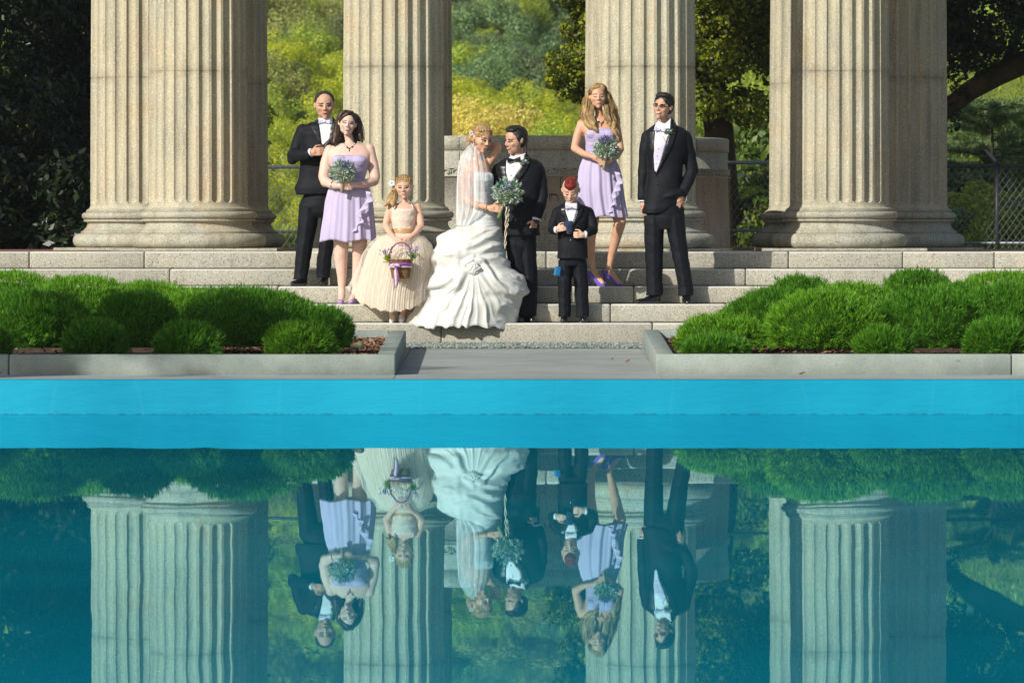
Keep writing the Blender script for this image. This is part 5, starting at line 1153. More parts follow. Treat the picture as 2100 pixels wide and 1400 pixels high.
add_hand(b, f.p(811, 490, -.18), Vector((.55, -.35, -.45)), Vector((.5, .7, -.1)), .72, (40, 60, 40), 1); add_hand(b, f.p(840, 489, -.18), Vector((-.5, -.35, -.45)), Vector((-.5, .7, -.1)), .72, (40, 60, 40), -1)
body, bt = finish_body(f, b, SK_C, .0048); face(f, Mh, bt, body, BROWL, LIPN, 'slight', 'open', .010)
def ex(b, Mh, H, R3):
    f = F3; f.chain(b, [(812, 380, .03, 5), (807, 395, .03, 7), (802, 408, .0, 7.5), (797, 416, -.03, 5), (789, 422, -.04, 2)]); f.chain(b, [(808, 396, .01, 6), (808, 410, -.03, 5.5), (807, 420, -.05, 3)]); f.chain(b, [(803, 405, .0, 6), (804, 418, -.04, 3), (806, 424, -.05, 2)])
hr, _ = cap_hair(f, Mh, H_BLN, -.005, .0, .01, .001, extra=ex)
strands(f, [[(811, 382, .03, 4), (807, 394, .02, 6.5), (802, 406, .0, 7.5), (798, 416, -.02, 5), (790, 424, -.03, 2)], [(809, 390, .0, 5), (808, 408, -.02, 6), (807, 423, -.04, 3)]], 220, ST_BLN, 'ponytail_strands', hr, .0012, 5, .4)
b = MB()
for k in range(9):
    u = -.24+k*.06; kk = math.sqrt(1-(u/.37)**2); pts = [Mh@Vector((u*(1+.1*j), 0.072-.399*kk*math.cos(v), .18+.341*kk*math.sin(v))) for j, v in enumerate(np.radians([20, 36, 50, 62]))]; b.tube(pts, [.004,.005,.005,.003], 6)
b.build('hair_twists', H_BLN, body)
b = MB(); c = f.p(804, 377, .0)
for k in range(9): a = k*.7; b.ell(c+Vector((.018*math.cos(a), -.01, .018*math.sin(a)+.006*(k % 2))), (.014,.008,.010), None, 8, 6)
b.build('hair_flower', SHIRT, body); comb(f, Mh, ST_BLN, 'combed_hair', hr, 150, 'back', .0012, grow=.006)
b = MB(); f.loft(b, [(428, 803, 853, .085, .015), (432, 802, 854, .092, .01), (450, 803, 852, .095, .01), (468, 805, 850, .088, .015), (474, 805, 850, .088, .015)], 48); bod, bdt = garment(f, b, 'bodice', FUR, .005, 2, .004, 40, 3)
b = MB(); f.loft(b, [(468, 804, 851, .094, .015), (471, 803, 852, .10, .015), (478, 803, 852, .102, .015), (481, 804, 851, .096, .015)], 48); garment(f, b, 'sash', GOLDS, .005, 1, .002, 20, 2, (.3,1,3))
for x in (808, 848): b = MB(); b.tube([f.p(x, 429, -.06), f.p(x+ (3 if x < 830 else -3), 421, -.04), f.p(x+(4 if x < 830 else -4), 417, .02)], .006, 8); b.build('strap', FUR, bod)
rowsk = [(479, 803, 852, .10, .0), (486, 778, 868, .16, .0), (500, 764, 880, .20, .01), (520, 752, 886, .24, .02), (558, 740, 886, .27, .03), (600, 732, 878, .29, .03), (628, 729, 876, .30, .02), (638, 729, 876, .30, .02)]
def tfold(t, a, y): return (.001+.0022*t)*math.sin(46*a+3*math.sin(3*a))+(.0008+.0025*t)*math.sin(97*a+5*math.sin(2*a)+1)+.014*t*math.sin(7*a+1)
b = MB(); f.loft(b, rowsk, 420, tfold, cap=False); me = b.mesh('skirt'); displace(me, .006, 9, 12, 3, (1,1,.3)); V = coords(me); q = np.clip((f.p(0, 560).z-V[:, 2])/.34, 0, 1); ex_ = ((V[:, 0]-f.p(806, 0).x)/.30)**2; V[:, 2] += q*(.08*ex_+.004)+np.where(q > .85, .010*np.sin(V[:, 0]*70), 0); setco(me, V); skg = link('skirt', me, TULLE, f.root)
b = MB(); f.loft(b, [(y, xl-4-(y-480)*.05, xr+4+(y-480)*.05, hd+.025+(y-480)*.0003, dy) for y, xl, xr, hd, dy in rowsk], 380, lambda t, a, y: 1.5*tfold(t, a*1.03+.5, y), cap=False); me = b.mesh('outer_tulle'); V = coords(me); q = np.clip((f.p(0, 560).z-V[:, 2])/.34, 0, 1); V[:, 2] += q*.12*((V[:, 0]-f.p(806, 0).x)/.32)**2; setco(me, V); link('outer_tulle', me, M_SHEER, skg)
for hx, tx in ((806, 803), (824, 823)): shoe(f, (hx, 661), (tx, 662), w_=7.2, mat=WSHOE, dy0=.03, dy1=-.10)
# basket held in front
BK = empty('flower_basket', f.p(821, 571, -.30), 'brown wicker basket with lavender sprigs hanging from the flower girl\'s hands', 'basket')
m, nt, N, L, B = nmat('wicker'); g = N.new('ShaderNodeTexCoord').outputs['Object']
wv = N.new('ShaderNodeTexWave'); wv.wave_type = 'BANDS'; wv.bands_direction = 'Z'; wv.inputs['Scale'].default_value = 22; wv.inputs['Distortion'].default_value = 2.5; L.new(g, wv.inputs['Vector'])
r = ramp(N, [(.2, (.10,.045,.015)), (.7, (.42,.21,.07))]); L.new(wv.outputs['Fac'], r.inputs['Fac']); L.new(r.outputs['Color'], B.inputs['Base Color']); B.inputs['Roughness'].default_value = .6; bump(N, L, B, wv.outputs['Fac'], .006, .8); M_wick = m
c0 = f.p(821, 552, -.31); n = 48; V = []
for i in range(14):
    t = i/13; y = 571-38*t; rw = f.r(17.5+6*t); rd = rw*.8; c = f.p(822-1*t, y, -.31)
    for k in range(n): a = 2*math.pi*k/n; q = 1+.035*(1 if (k+i) % 2 else -1); V.append(c+Vector((rw*q*math.cos(a), rd*q*math.sin(a), 0)))
b = MB(); b.add(V, [(i*n+k, i*n+(k+1) % n, (i+1)*n+(k+1) % n, (i+1)*n+k) for i in range(13) for k in range(n)]+[tuple(range(n-1, -1, -1))]); ob = b.build('basket_body', M_wick, BK, smooth=False); md = ob.modifiers.new('t', 'SOLIDIFY'); md.thickness = .005
b = MB(); c = f.p(821, 533, -.31); b.tube([c+Vector((f.r(24)*math.cos(a), f.r(19)*math.sin(a), .003*math.sin(a*14))) for a in np.linspace(0, 6.283, 50)], .008, 8); b.build('rim', M_wick, BK)
b = MB(); hp = [(798, 534), (799, 520), (804, 508), (812, 500), (821, 497), (831, 499), (839, 507), (844, 520), (845, 534)]; b.tube([f.p(x, y, -.31) for x, y in hp], .0065, 8); hd_ = b.build('handle', M_wick, BK)
M_rib = plain('purple_ribbon', (.30,.07,.50), .35); M_ribc = plain('cream_ribbon', (.70,.58,.58), .4)
b = MB(); n = 90; pts = [Vector(hp[min(int(t), 7)]).lerp(Vector(hp[min(int(t), 7)+1]), t-min(int(t), 7)) for t in np.linspace(0, 7.99, n)]; b.tube([f.p(q.x, q.y, -.31)+Vector((.009*math.cos(i*.9), .009*math.sin(i*.9), 0)) for i, q in enumerate(pts)], .0035, 5); b.build('ribbon_twist', M_rib, hd_)
b = MB(); V = [];
for i in range(17):
    a = math.pi+math.pi*i/16; 
    for z in (540, 545): cc = f.p(821, z, -.31); V.append(cc+Vector((f.r(23.8)*math.cos(a), f.r(19.2)*math.sin(a)-.004, -.004*math.sin(a))))
b.add(V, [(2*i, 2*i+1, 2*i+3, 2*i+2) for i in range(16)]); o = b.build('ribbon', M_rib, BK); md = o.modifiers.new('t', 'SOLIDIFY'); md.thickness = .003
b = MB(); V = []
for i in range(17):
    a = math.pi+math.pi*i/16
    for z in (545.3, 549): cc = f.p(821, z, -.31); V.append(cc+Vector((f.r(23.4)*math.cos(a), f.r(18.8)*math.sin(a)-.004, 0)))
b.add(V, [(2*i, 2*i+1, 2*i+3, 2*i+2) for i in range(16)]); o = b.build('ribbon', M_ribc, BK); md = o.modifiers.new('t', 'SOLIDIFY'); md.thickness = .003
b = MB(); c = f.p(810, 545, -.42)
for sx in (-1, 1): b.ell(c+Vector((sx*.024,0,.006)), (.024,.010,.014), Matrix.Rotation(sx*.4, 3, 'Y'), 12, 8)
b.ell(c, (.010,.010,.012), None, 8, 6); b.tube([c, c+Vector((.006,-.012,-.06)), c+Vector((.012,-.006,-.16)), c+Vector((.006,-.01,-.20))], [.006,.016,.018,.006], 6); bo = b.build('bow', M_ribc, BK)
b = MB(); b.tube([c+Vector((0,-.01,0)), c+Vector((-.008,-.02,-.1)), c+Vector((-.010,-.015,-.22))], .0045, 5); b.tube([c+Vector((.01,-.01,0)), c+Vector((.030,-.02,-.1)), c+Vector((.022,-.015,-.18))], .0045, 5); b.build('bow_tails', M_rib, bo)
for (x, y, sd_) in ((796, 527, 1), (845, 523, 2)):
    q = np.random.default_rng(sd_); c = np.array(f.p(x, y+6, -.32)); n = 60; d = unit(q.normal(size=(n, 3))*.4+np.array([(-.25 if x < 820 else .35), 0, 1])); p = c+q.normal(size=(n, 3))*.012
    V, Fq_ = tris_blades(p, d, q.uniform(.02, .07, n), np.full(n, .006)); n0 = len(Fq_)
    n = 26; p = c+d[:n]*q.uniform(.05, .10, n)[:, None]; V2, F2 = tris_blades(p, d[:n], np.full(n, .035), np.full(n, .005))
    o = link('greenery', np_mesh('greenery', np.concatenate([V, V2]), np.concatenate([Fq_, F2+len(V)])), [PAL['sun'] if sd_ == 1 else M_sprig, M_lavf], BK, False)
    o.data.polygons.foreach_set('material_index', [0]*n0+[1]*n)
def pxy(V): return 1050+V[:, 0]*F/V[:, 1], 483-(V[:, 2]-CAM)*F/V[:, 1]
# ================= groom
F5 = Fig('groom in black tuxedo and black bow tie, smiling down at the bride', 51.86, (1080, 662)); f = F5; f.skin = SK_D
Mh = headmat(f.p(1057, 288, .0), .258, -54, 8, 4)
b = MB(); add_head(b, Mh, 1.0); f.chain(b, [(1061, 302, .03, 11), (1063, 322, .04, 12), (1064, 336, .04, 17)])
f.chain(b, [(1103, 346, .04, 8), (1111, 395, .02, 6.5), (1101, 446, -.06, 6)]); f.chain(b, [(1026, 346, .06, 8), (1010, 395, .14, 6.5), (985, 420, .16, 6)])
f.loft(b, [(332, 1030, 1098, .09, .04), (370, 1034, 1096, .11, .04), (430, 1040, 1094, .10, .04), (486, 1040, 1096, .11, .04)], 32)
f.chain(b, [(1058, 486, .04, 14), (1068, 560, .02, 10), (1074, 640, .02, 7.5)]); f.chain(b, [(1080, 486, .04, 14), (1086, 560, .02, 10), (1088, 640, .02, 7.5)])
add_hand(b, f.p(1099, 450, -.07), Vector((-.35, -.15, -1)), Vector((-.6, .6, .1)), 1.0, (50, 65, 45), -1, .02)
add_hand(b, f.p(985, 420, .16), Vector((-1, 0, 0)), Vector((0, -1, 0)), 1.0, (20, 20, 20), 1)
body, bt = finish_body(f, b, SK_D); face(f, Mh, bt, body, BROWD, LIPR, 'turned', 'open', .020, -.02)
def ex(b, Mh, H, R3):
    b.ell(Mh@Vector((0, -.16, .40)), (.25*H, .17*H, .10*H), R3, 16, 10); b.ell(Mh@Vector((0, .0, .44)), (.27*H, .30*H, .09*H), R3, 16, 10)
    for sx in (-1, 1): b.ell(Mh@Vector((sx*.31, -.02, .10)), (.04*H, .12*H, .16*H), R3, 12, 8)
hr, _ = cap_hair(f, Mh, H_BLK, .0, -.004, -.02, .002, extra=ex); fuzz(f, hr, ST_BLK, bt, 2500, .007)
b = MB(); f.loft(b, [(468, 1036, 1098, .13, .04), (486, 1035, 1101, .135, .04), (505, 1036, 1102, .12, .04), (516, 1040, 1100, .09, .04)], 48)
leg(f, b, [(1056, 495, .02, 19), (1058, 520, .02, 19), (1067, 580, .0, 16.5), (1072, 630, .0, 15.5), (1075, 649, .0, 16)]); leg(f, b, [(1080, 495, .03, 20), (1082, 520, .03, 19), (1086, 580, .02, 17), (1086, 630, .02, 16), (1085, 648, .02, 16)])
garment(f, b, 'trousers', SUIT, .008, 3, .005, 7, 15, (1,1,.5))
b = MB(); f.loft(b, [(322, 1046, 1082, .07, .05), (330, 1026, 1104, .10, .045), (342, 1014, 1117, .13, .04), (372, 1018, 1112, .15, .035), (415, 1028, 1106, .14, .035), (440, 1030, 1106, .14, .035), (470, 1030, 1107, .15, .03), (484, 1032, 1109, .148, .03)], 72, power=2.3)
f.chain(b, [(1103, 345, .04, 14), (1110, 372, .04, 13), (1112, 402, .02, 12), (1108, 425, -.02, 11), (1103, 442, -.05, 10)]); f.chain(b, [(1022, 348, .06, 14), (1010, 390, .14, 12), (992, 418, .16, 10)])
jk, jt = garment(f, b, 'jacket', SUIT, .0075, 3, .006, 8, 12)
f.drape([(1046, 322), (1066, 318), (1078, 314), (1074, 330), (1066, 347), (1056, 362), (1048, 374), (1042, 372), (1038, 352), (1038, 332)], jt, SHIRT, 'shirt_front', jk, .006)
collar(f, 1061, 321, 13.4, .12)
f.drape([(1033, 326), (1039, 328), (1037, 350), (1041, 372), (1046, 392), (1034, 372), (1026, 352), (1022, 340), (1030, 336)], jt, SATIN, 'lapel', jk, .010, thick=.005)
f.drape([(1078, 312), (1086, 322), (1084, 340), (1074, 358), (1060, 374), (1048, 392), (1044, 386), (1054, 366), (1067, 346), (1074, 330)], jt, SATIN, 'lapel', jk, .010, thick=.005)
bow(f, 1054, 328, 28, SATIN, jt, jk, -6, off=.045); band(f.p(1099.5, 450, -.062), Vector((-.3,-.1,-1)), f.r(9.2), .009, SHIRT, 'shirt_cuff', jk, 1.5)
WB = band(f.p(1099, 454, -.07), Vector((-.3,-.1,-1)), f.r(8.2), .010, BLKB, 'wristwatch', body, 1.6); b = MB(); b.cone(f.p(1104, 455, -.115), .018, f.p(1104, 455, -.122), .016, 14, 1); b.build('watch_face', BLKSH, WB)
boutonniere(f, 1075, 335, 1064, 351, jt, jk)
for y in (341, 360): button(f, 1052 if y < 350 else 1048, y, jt, jk, .006, None, 'stud', .012)
for i in range(4): b = MB(); b.ell(f.p(1119-i*.8, 440+i*3.5, -.02), (.006,.006,.006), None, 8, 6); b.build('sleeve_button', BLKB, jk)
shoe(f, (1080, 662), (1070, 663), w_=8.6, dy0=.04, dy1=-.15); shoe(f, (1089, 661), (1091, 662), w_=8.6, dy0=.06, dy1=-.14)

# ================= bride
F4 = Fig('bride in strapless white gown and veil, one arm raised behind her head', 51.78, (985, 662)); f = F4; f.skin = SK_B
Mh = headmat(f.p(988.5, 285, .0), .256, 36, 14, 8)
b = MB(); add_head(b, Mh, .97); f.chain(b, [(982, 302, .03, 8.5), (978, 322, .04, 8.5), (978, 334, .04, 14)])
f.loft(b, [(328, 968, 996, .06, .04), (334, 955, 1002, .08, .04), (345, 951, 1006, .10, .03), (362, 962, 1010, .12, .01), (390, 968, 1008, .105, .01), (420, 966, 1010, .11, .02), (450, 958, 1018, .14, .02), (480, 950, 1020, .15, .02)], 40)
f.chain(b, [(958, 342, .04, 10.5), (952, 372, .02, 9), (953, 408, -.04, 8.2)]); f.chain(b, [(953, 408, -.04, 8.2), (974, 419, -.14, 7), (1003, 426, -.23, 5.2)])
f.chain(b, [(999, 338, .05, 9.5), (1012, 318, .07, 9.5), (1022, 303, .08, 7.5)]); f.chain(b, [(1022, 302, .08, 7.2), (1010, 298, .11, 6.4), (996, 294, .14, 5)])
f.chain(b, [(975, 500, .02, 18), (976, 580, .02, 12), (976, 650, .02, 8)]); f.chain(b, [(1000, 500, .02, 18), (1000, 580, .02, 12), (1000, 650, .02, 8)])
add_hand(b, f.p(1005, 427, -.235), Vector((1, -.1, -.05)), Vector((.1, .9, -.2)), .95, (35, 55, 40), 1, .05); add_hand(b, f.p(995, 293, .145), Vector((-1, .1, .1)), Vector((0, -1, 0)), .92, (20, 25, 20), 1)
body, bt = finish_body(f, b, SK_B); face(f, Mh, bt, body, BROWD, LIPR, 'turned', 'open', .012, .03)
def ex(b, Mh, H, R3):
    f = F4; b.ell(f.p(964.5, 286, .06), (f.r(9), f.r(9), f.r(11)), None, 16, 12); b.ell(f.p(968, 277, .04), (f.r(6), f.r(6), f.r(6)), None, 12, 8); b.ell(f.p(962, 295, .05), (f.r(6), f.r(6), f.r(6)), None, 12, 8)
    for k in range(5): b.cone(Mh@Vector((-.30+.1*k, -.22-.02*k, .30+.03*k)), .035*H, Mh@Vector((-.33, .15+.05*k, .25)), .04*H)
hr, _ = cap_hair(f, Mh, H_UPD, .0, .006, .0, .0012, extra=ex, stretch=(.5,1,1))
comb(f, Mh, ST_UPD, 'swept_hair', hr, 320, 'back', .0014, grow=.008)
b = MB(); c = f.p(967, 274, -.02)
for k in range(7): a = k*.9; b.ell(c+Vector((.014*math.cos(a), -.012-.004*(k % 2), .016*math.sin(a))), (.008,.006,.008), None, 8, 6)
b.build('hair_pin', WSHOE, body); b = MB(); b.ell(f.p(973.5, 293, -.075), (.008,.007,.010), None, 8, 6); b.build('earring', GEM, body)
bod_rows = [(352, 978, 1000, .07, -.03), (354, 971, 1006, .115, -.01), (360, 968, 1011, .138, -.01), (372, 968, 1012.5, .145, -.01), (388, 969, 1011, .128, .0), (405, 970, 1009, .118, .005), (420, 968, 1012, .125, .01), (436, 963, 1018, .145, .015), (452, 952, 1022, .165, .02), (468, 938, 1025, .18, .02), (478, 930, 1026, .17, .02)]
b = MB(); f.loft(b, dens(bod_rows, 3), 72); b.ell(f.p(986, 366, -.09), (f.r(14), .05, f.r(12))); b.ell(f.p(1003, 365, -.06), (f.r(10), .05, f.r(11)))
bod, bdt = garment(f, b, 'bodice', WHITE2, .006, 2, .0035, 20, 24, (.35,.5,2.6))
sk_rows = [(458, 950, 1023, .16, .02), (464, 938, 1025, .18, .02), (472, 926, 1027, .21, .01), (486, 904, 1029, .25, .0), (500, 897, 1031, .28, -.01), (515, 888, 1036, .30, -.02), (530, 884, 1041, .32, -.02), (545, 888, 1047, .33, -.03), (556, 882, 1060, .34, -.03), (570, 871, 1076, .36, -.03), (584, 868, 1082, .37, -.03), (596, 876, 1085, .37, -.03), (606, 870, 1078, .37, -.03), (620, 860, 1072, .38, -.04), (634, 850, 1067, .385, -.04), (646, 841, 1062, .39, -.04), (657, 832, 1061, .395, -.04), (664, 829, 1060, .395, -.045), (668, 832, 1058, .39, -.045)]
b = MB(); f.loft(b, dens(sk_rows, 7), 460, cap=False); me = b.mesh('skirt'); V = coords(me); Nn = vnorm(me)
if np.mean((Nn[:, 1])*(V[:, 1]-f.d)) < 0: Nn = -Nn
X_, Y_ = pxy(V); wn = wav(V, 6, 41, 3); wn2 = wav(V, 14, 43, 3)
h = np.zeros(len(V)); up = np.clip((560-Y_)/40, 0, 1); left = np.clip((985-X_)/40, 0, 1)
dx_ = X_-970; dy_ = Y_-546; ang = np.arctan2(dx_, np.maximum(dy_, 1)); rr_ = np.hypot(dx_, dy_); low = np.clip((Y_-552)/20, 0, 1)
rad = np.sin(ang*15+wn*2.2)*.6+np.sin(ang*31+wn2*2)*.4
h += low*((1-np.abs(np.sin(ang*9+wn*1.2)))**2*.016+(1-np.abs(np.sin(ang*20+wn*2)))**2*.007-.006)*np.clip(rr_/55, .3, 1.3)
crease = (Y_+.42*(X_-970)+wn*12); h += up*(1-low)*((1-np.abs(np.sin(crease*.15)))**2.2*.011+(1-np.abs(np.sin((Y_+.15*(X_-970)+wn*14)*.31+1)))**2*.005-.004)
for (y0, sl, wd) in ((482, -.30, 26), (524, -.34, 34), (574, -.30, 36)):        # puffs on the left side, each gathered below
    yc = y0+sl*(X_-930); t = (Y_-yc)/wd+.5; ins = (t > 0)*(t < 1)*np.clip((972-X_)/28, 0, 1); tt = np.clip(t, 0, 1)
    h += ins*.022*np.sin(math.pi*np.sqrt(tt)**1.3)*(1+.22*np.sin(X_*.33+wn*5))
for path, amp, wd in (([(955, 541), (972, 531), (990, 538), (1003, 556), (1016, 578), (1040, 600), (1066, 606)], .030, 5.5), ([(950, 560), (940, 585), (915, 600), (888, 604)], .022, 6), ([(985, 530), (1010, 528), (1042, 540)], .020, 6), ([(930, 500), (970, 505), (1025, 470)], .012, 5), ([(915, 520), (960, 524), (1030, 500)], .012, 5)):
    dm = np.full(len(V), 1e9)
    for a_, c_ in zip(path[:-1], path[1:]):
        ax, ay = a_; ux, uy = c_[0]-ax, c_[1]-ay; t = np.clip(((X_-ax)*ux+(Y_-ay)*uy)/(ux*ux+uy*uy), 0, 1); dm = np.minimum(dm, np.hypot(X_-ax-t*ux, Y_-ay-t*uy))
    amp *= .9; h += amp*np.exp(-(dm/wd)**2)-amp*.5*np.exp(-((dm-wd*1.9)/(wd*.8))**2)
wn3 = wav(V, 26, 47, 3, (1,1,.6)); h += wn*.003*(.4+.6*np.abs(wn2))
V = V+Nn*h[:, None]; lowm = np.clip((Y_-655)/12, 0, 1); V[:, 2] += lowm*(.012*np.sin(np.arctan2(V[:, 1]-f.d, V[:, 0]-f.p(950, 0).x)*17+wn*5)+.010*wn-.010)
setco(me, V); o = link('skirt', me, WHITE, f.root); sm_ = o.modifiers.new('soft', 'SMOOTH'); sm_.factor = .5; sm_.iterations = 2; md = o.modifiers.new('t', 'SOLIDIFY'); md.thickness = .004; skt = bvh(me)
b = MB(); cam_ = Vector((0,0,CAM)); dr = (f.p(970, 551)-cam_).normalized(); hh = skt.ray_cast(cam_+dr*(f.d-3), dr); c = hh[0] if hh[0] is not None else f.p(970, 551, -.35); q = np.random.default_rng(4)
for k in range(26):
    a = k*2.4; rr2 = f.r(2+2.2*math.sqrt(k)); pos = c+Vector((rr2*math.cos(a), -.012-.02*(1-k/26), rr2*.95*math.sin(a))); R_ = Euler((q.uniform(-.5,.5), a, q.uniform(-.5,.5))).to_matrix(); b.ell(pos, (.020, .012, .013), R_, 10, 7)
me = remesh(b, 'rosette', .004, 1); displace(me, .003, 60, 4); link('rosette', me, WHITE, o)
vr = dens([(293, 967, 978, .03, .05), (300, 960, 985, .06, .05), (312, 951, 989, .10, .03), (325, 944, 993, .13, .01), (342, 940, 998, .16, -.01), (365, 938, 1001, .185, -.02), (395, 937, 1002, .19, -.02), (425, 937, 1001, .19, -.02), (438, 937, 996, .185, -.02), (450, 938, 984, .17, -.01), (462, 939, 972, .15, .0)], 4)
b = MB(); f.loft(b, vr, 220, lambda t, a, y: (.002+.011*t)*math.sin(13*a+1+2*math.sin(a))+.004*t*math.sin(31*a), cap=False); link('veil', b.mesh('veil'), M_VEIL, f.root)
b = MB(); b.tube([f.p(967, 290, .02), f.p(970, 293, -.02), f.p(975, 297, -.04)], .006, 6); b.build('veil_comb', SILVER, body)
band(f.p(1000, 426, -.222), Vector((.8,-.55,-.12)), f.r(7.2), .005, GOLDS, 'bracelet', body)
# satin train end spilling between the girl and the bridesmaid is her own skirt behind: a small fold of white cloth
b = MB(); f.chain(b, [(728, 578, .30, 5), (722, 590, .28, 8), (735, 592, .28, 9), (748, 596, .28, 8)]); 
bq = bouquet(f, 1041, 396, 29, -.27, (1024, 440), 'large round bouquet with long braided cord held by the bride', 1700, 7, flowers=(-.05, .35), flat=.8)
b = MB()
for k, (dx_, ph, ye) in enumerate(((0, 0, 510), (2, 2, 505), (6, 4, 468))): b.tube([f.p(1038+dx_+.9*math.sin(i*.9+ph)-i*.10, 424+i*(ye-424)/30, -.30+.006*math.sin(i*.9+ph+1.5)) for i in range(31)], .0048 if k < 2 else .0035, 7)
b.build('braided_cord', M_twine2 if 'M_twine2' in globals() else fabric('cream_cord', (.72,.64,.48), .85, .3, 60, .002), bq)
b = MB(); b.cone(f.p(1026, 438, -.28), .014, f.p(1023, 445, -.28), .018); b.build('stem_ends', M_sprig, bq)
V, Fq_ = sprig_cloud(f.p(1029, 380, -.33), f.r(8), 26, .028, 9, .6, .3, .5, -1); link('succulent', np_mesh('succulent', V, Fq_), M_teal, bq, False)

H_BLT = hairmat('hair_blonde_top', (.07,.03,.015), (.17,.085,.035), (.33,.19,.08))
# ================= boy
F6 = Fig('boy in small tuxedo with red mohawk looking down at his hands', 51.72, (1172, 662)); f = F6; f.skin = SK_C
Mh = headmat(f.p(1170.5, 391, -.01), .232, -5, 24, 0)
b = MB(); add_head(b, Mh, 1.02); f.chain(b, [(1171, 408, .04, 7.5), (1171, 425, .04, 8)]); R3 = Mh.to_3x3().normalized()
f.chain(b, [(1147, 434, .04, 6), (1136, 468, .01, 5)]); f.chain(b, [(1136, 470, .0, 5), (1141, 471, -.12, 4.6)]); f.chain(b, [(1203, 434, .04, 6), (1215, 470, .01, 5)]); f.chain(b, [(1215, 472, .0, 5), (1198, 481, -.15, 4.6)])
f.loft(b, [(424, 1148, 1200, .06, .03), (470, 1150, 1200, .08, .03), (530, 1152, 1198, .08, .03)], 28); f.chain(b, [(1160, 530, .03, 11), (1157, 645, .03, 6)]); f.chain(b, [(1188, 530, .03, 11), (1195, 645, .03, 6)])
add_hand(b, f.p(1141, 471, -.125), Vector((.85, -.4, .25)), Vector((.4, .9, 0)), .78, (25, 40, 30), 1, .08); add_hand(b, f.p(1197, 482, -.16), Vector((-.9, -.25, .02)), Vector((-.3, .9, 0)), .78, (45, 60, 40), -1, .05)
body, bt = finish_body(f, b, SK_C, .0048); face(f, Mh, bt, body, BROWL, LIPN, 'closed', 'closed', .008)
b = MB(); b.ell(Mh@Vector((0, .03, .21)), (.265*.232, .385*.232, .315*.232), R3, 24, 16); b.ell(Mh@Vector((0, -.13, .28)), (.245*.232, .235*.232, .19*.232), R3, 20, 12); hr, _ = garment(f, b, 'hair', H_RED, .0045, 2, .0008, 90, 3, (1,1,.4)); fuzz(f, hr, ST_RED, bt, 5000, .007, (0, -.2, .6))
b = MB(); b.ell(Mh@Vector((0, .09, .145)), (.332*.232, .375*.232, .315*.232), R3, 24, 16); garment(f, b, 'cropped_sides', fabric('cropped_brown_hair', (.34,.19,.11), .8, .3, 120, .001), .0048, 1, 0)
b = MB(); f.loft(b, [(510, 1148, 1201, .09, .03), (530, 1147, 1202, .095, .03), (545, 1148, 1201, .08, .03)], 40)
leg(f, b, [(1159, 535, .03, 14), (1158, 580, .03, 14.5), (1158, 625, .03, 13), (1158, 650, .03, 12.5)]); leg(f, b, [(1189, 535, .03, 14), (1191, 580, .03, 14.5), (1194, 625, .03, 13), (1195, 650, .03, 13.5)])
garment(f, b, 'trousers', SUIT, .007, 3, .004, 8, 25, (1,1,.5))
b = MB(); f.loft(b, [(416, 1158, 1184, .05, .04), (422, 1146, 1203, .08, .035), (430, 1137, 1212, .095, .03), (455, 1143, 1207, .105, .025), (480, 1144, 1205, .105, .025), (510, 1143, 1205, .11, .02), (530, 1142, 1206, .11, .02)], 64, power=2.3)
f.chain(b, [(1143, 434, .03, 10.5), (1136, 455, .02, 10), (1133, 470, -.02, 9.3)]); f.chain(b, [(1133, 471, -.02, 9.3), (1138, 472, -.10, 8.5)]); f.chain(b, [(1207, 434, .03, 10.5), (1214, 455, .02, 10), (1217, 470, -.02, 9.5)]); f.chain(b, [(1217, 472, -.02, 9.5), (1204, 479, -.12, 8.3)])
jk, jt = garment(f, b, 'jacket', SUIT, .0065, 3, .005, 9, 22)
f.drape([(1159, 417), (1184, 414), (1183, 432), (1178, 448), (1173, 461), (1169, 460), (1163, 444), (1159, 430)], jt, SHIRT, 'shirt_front', jk, .006)
collar(f, 1171, 416, 9.6)
f.drape([(1157, 414), (1159, 417), (1160, 434), (1166, 452), (1170, 466), (1160, 452), (1150, 436), (1148, 428), (1153, 426)], jt, SATIN, 'lapel', jk, .009, thick=.004); f.drape([(1184, 412), (1188, 416), (1196, 430), (1190, 444), (1180, 458), (1174, 466), (1173, 460), (1179, 446), (1184, 430)], jt, SATIN, 'lapel', jk, .009, thick=.004)
bow(f, 1171.5, 425, 24, WAIST, jt, jk, off=.03); button(f, 1173, 431.5, jt, jk, .004, None, 'stud', .012); button(f, 1170.5, 492.5, jt, jk, .006, SILVER)
for (x, y, dy, ax) in ((1140.5, 471.5, -.115, (.85,-.4,.1)), (1200.5, 481, -.14, (-.9,-.25,0))): band(f.p(x, y, dy), Vector(ax), f.r(6.6), .008, SHIRT, 'shirt_cuff', jk, 1.4)
shoe(f, (1158, 661), (1155, 663), w_=8.8, dy0=.05, dy1=-.10); shoe(f, (1196, 661), (1197, 663), w_=9.6, dy0=.05, dy1=-.10)
NAVY = fabric('navy_velvet', (.012,.035,.10), .8, .4, 20, .003, .3); BLUEC = plain('blue_card', (.03,.22,.48), .5)
rp = empty('ring_pouch', f.p(1167, 477, -.20), 'navy blue ring pouch with a small blue box dangling, in the boy\'s hands', 'pouch')
b = MB(); b.cone(f.p(1160, 460, -.17), f.r(5), f.p(1171, 456, -.17), f.r(4)); b.cone(f.p(1166, 462, -.17), f.r(7), f.p(1168, 474, -.165), f.r(6.5)); me = remesh(b, 'pouch', .004, 2); displace(me, .004, 30, 3); link('pouch', me, NAVY, rp)
b = MB(); R_ = Matrix.Rotation(.16, 3, 'Y')@Matrix.Rotation(.45, 3, 'Z'); c = f.p(1143, 556, -.20)
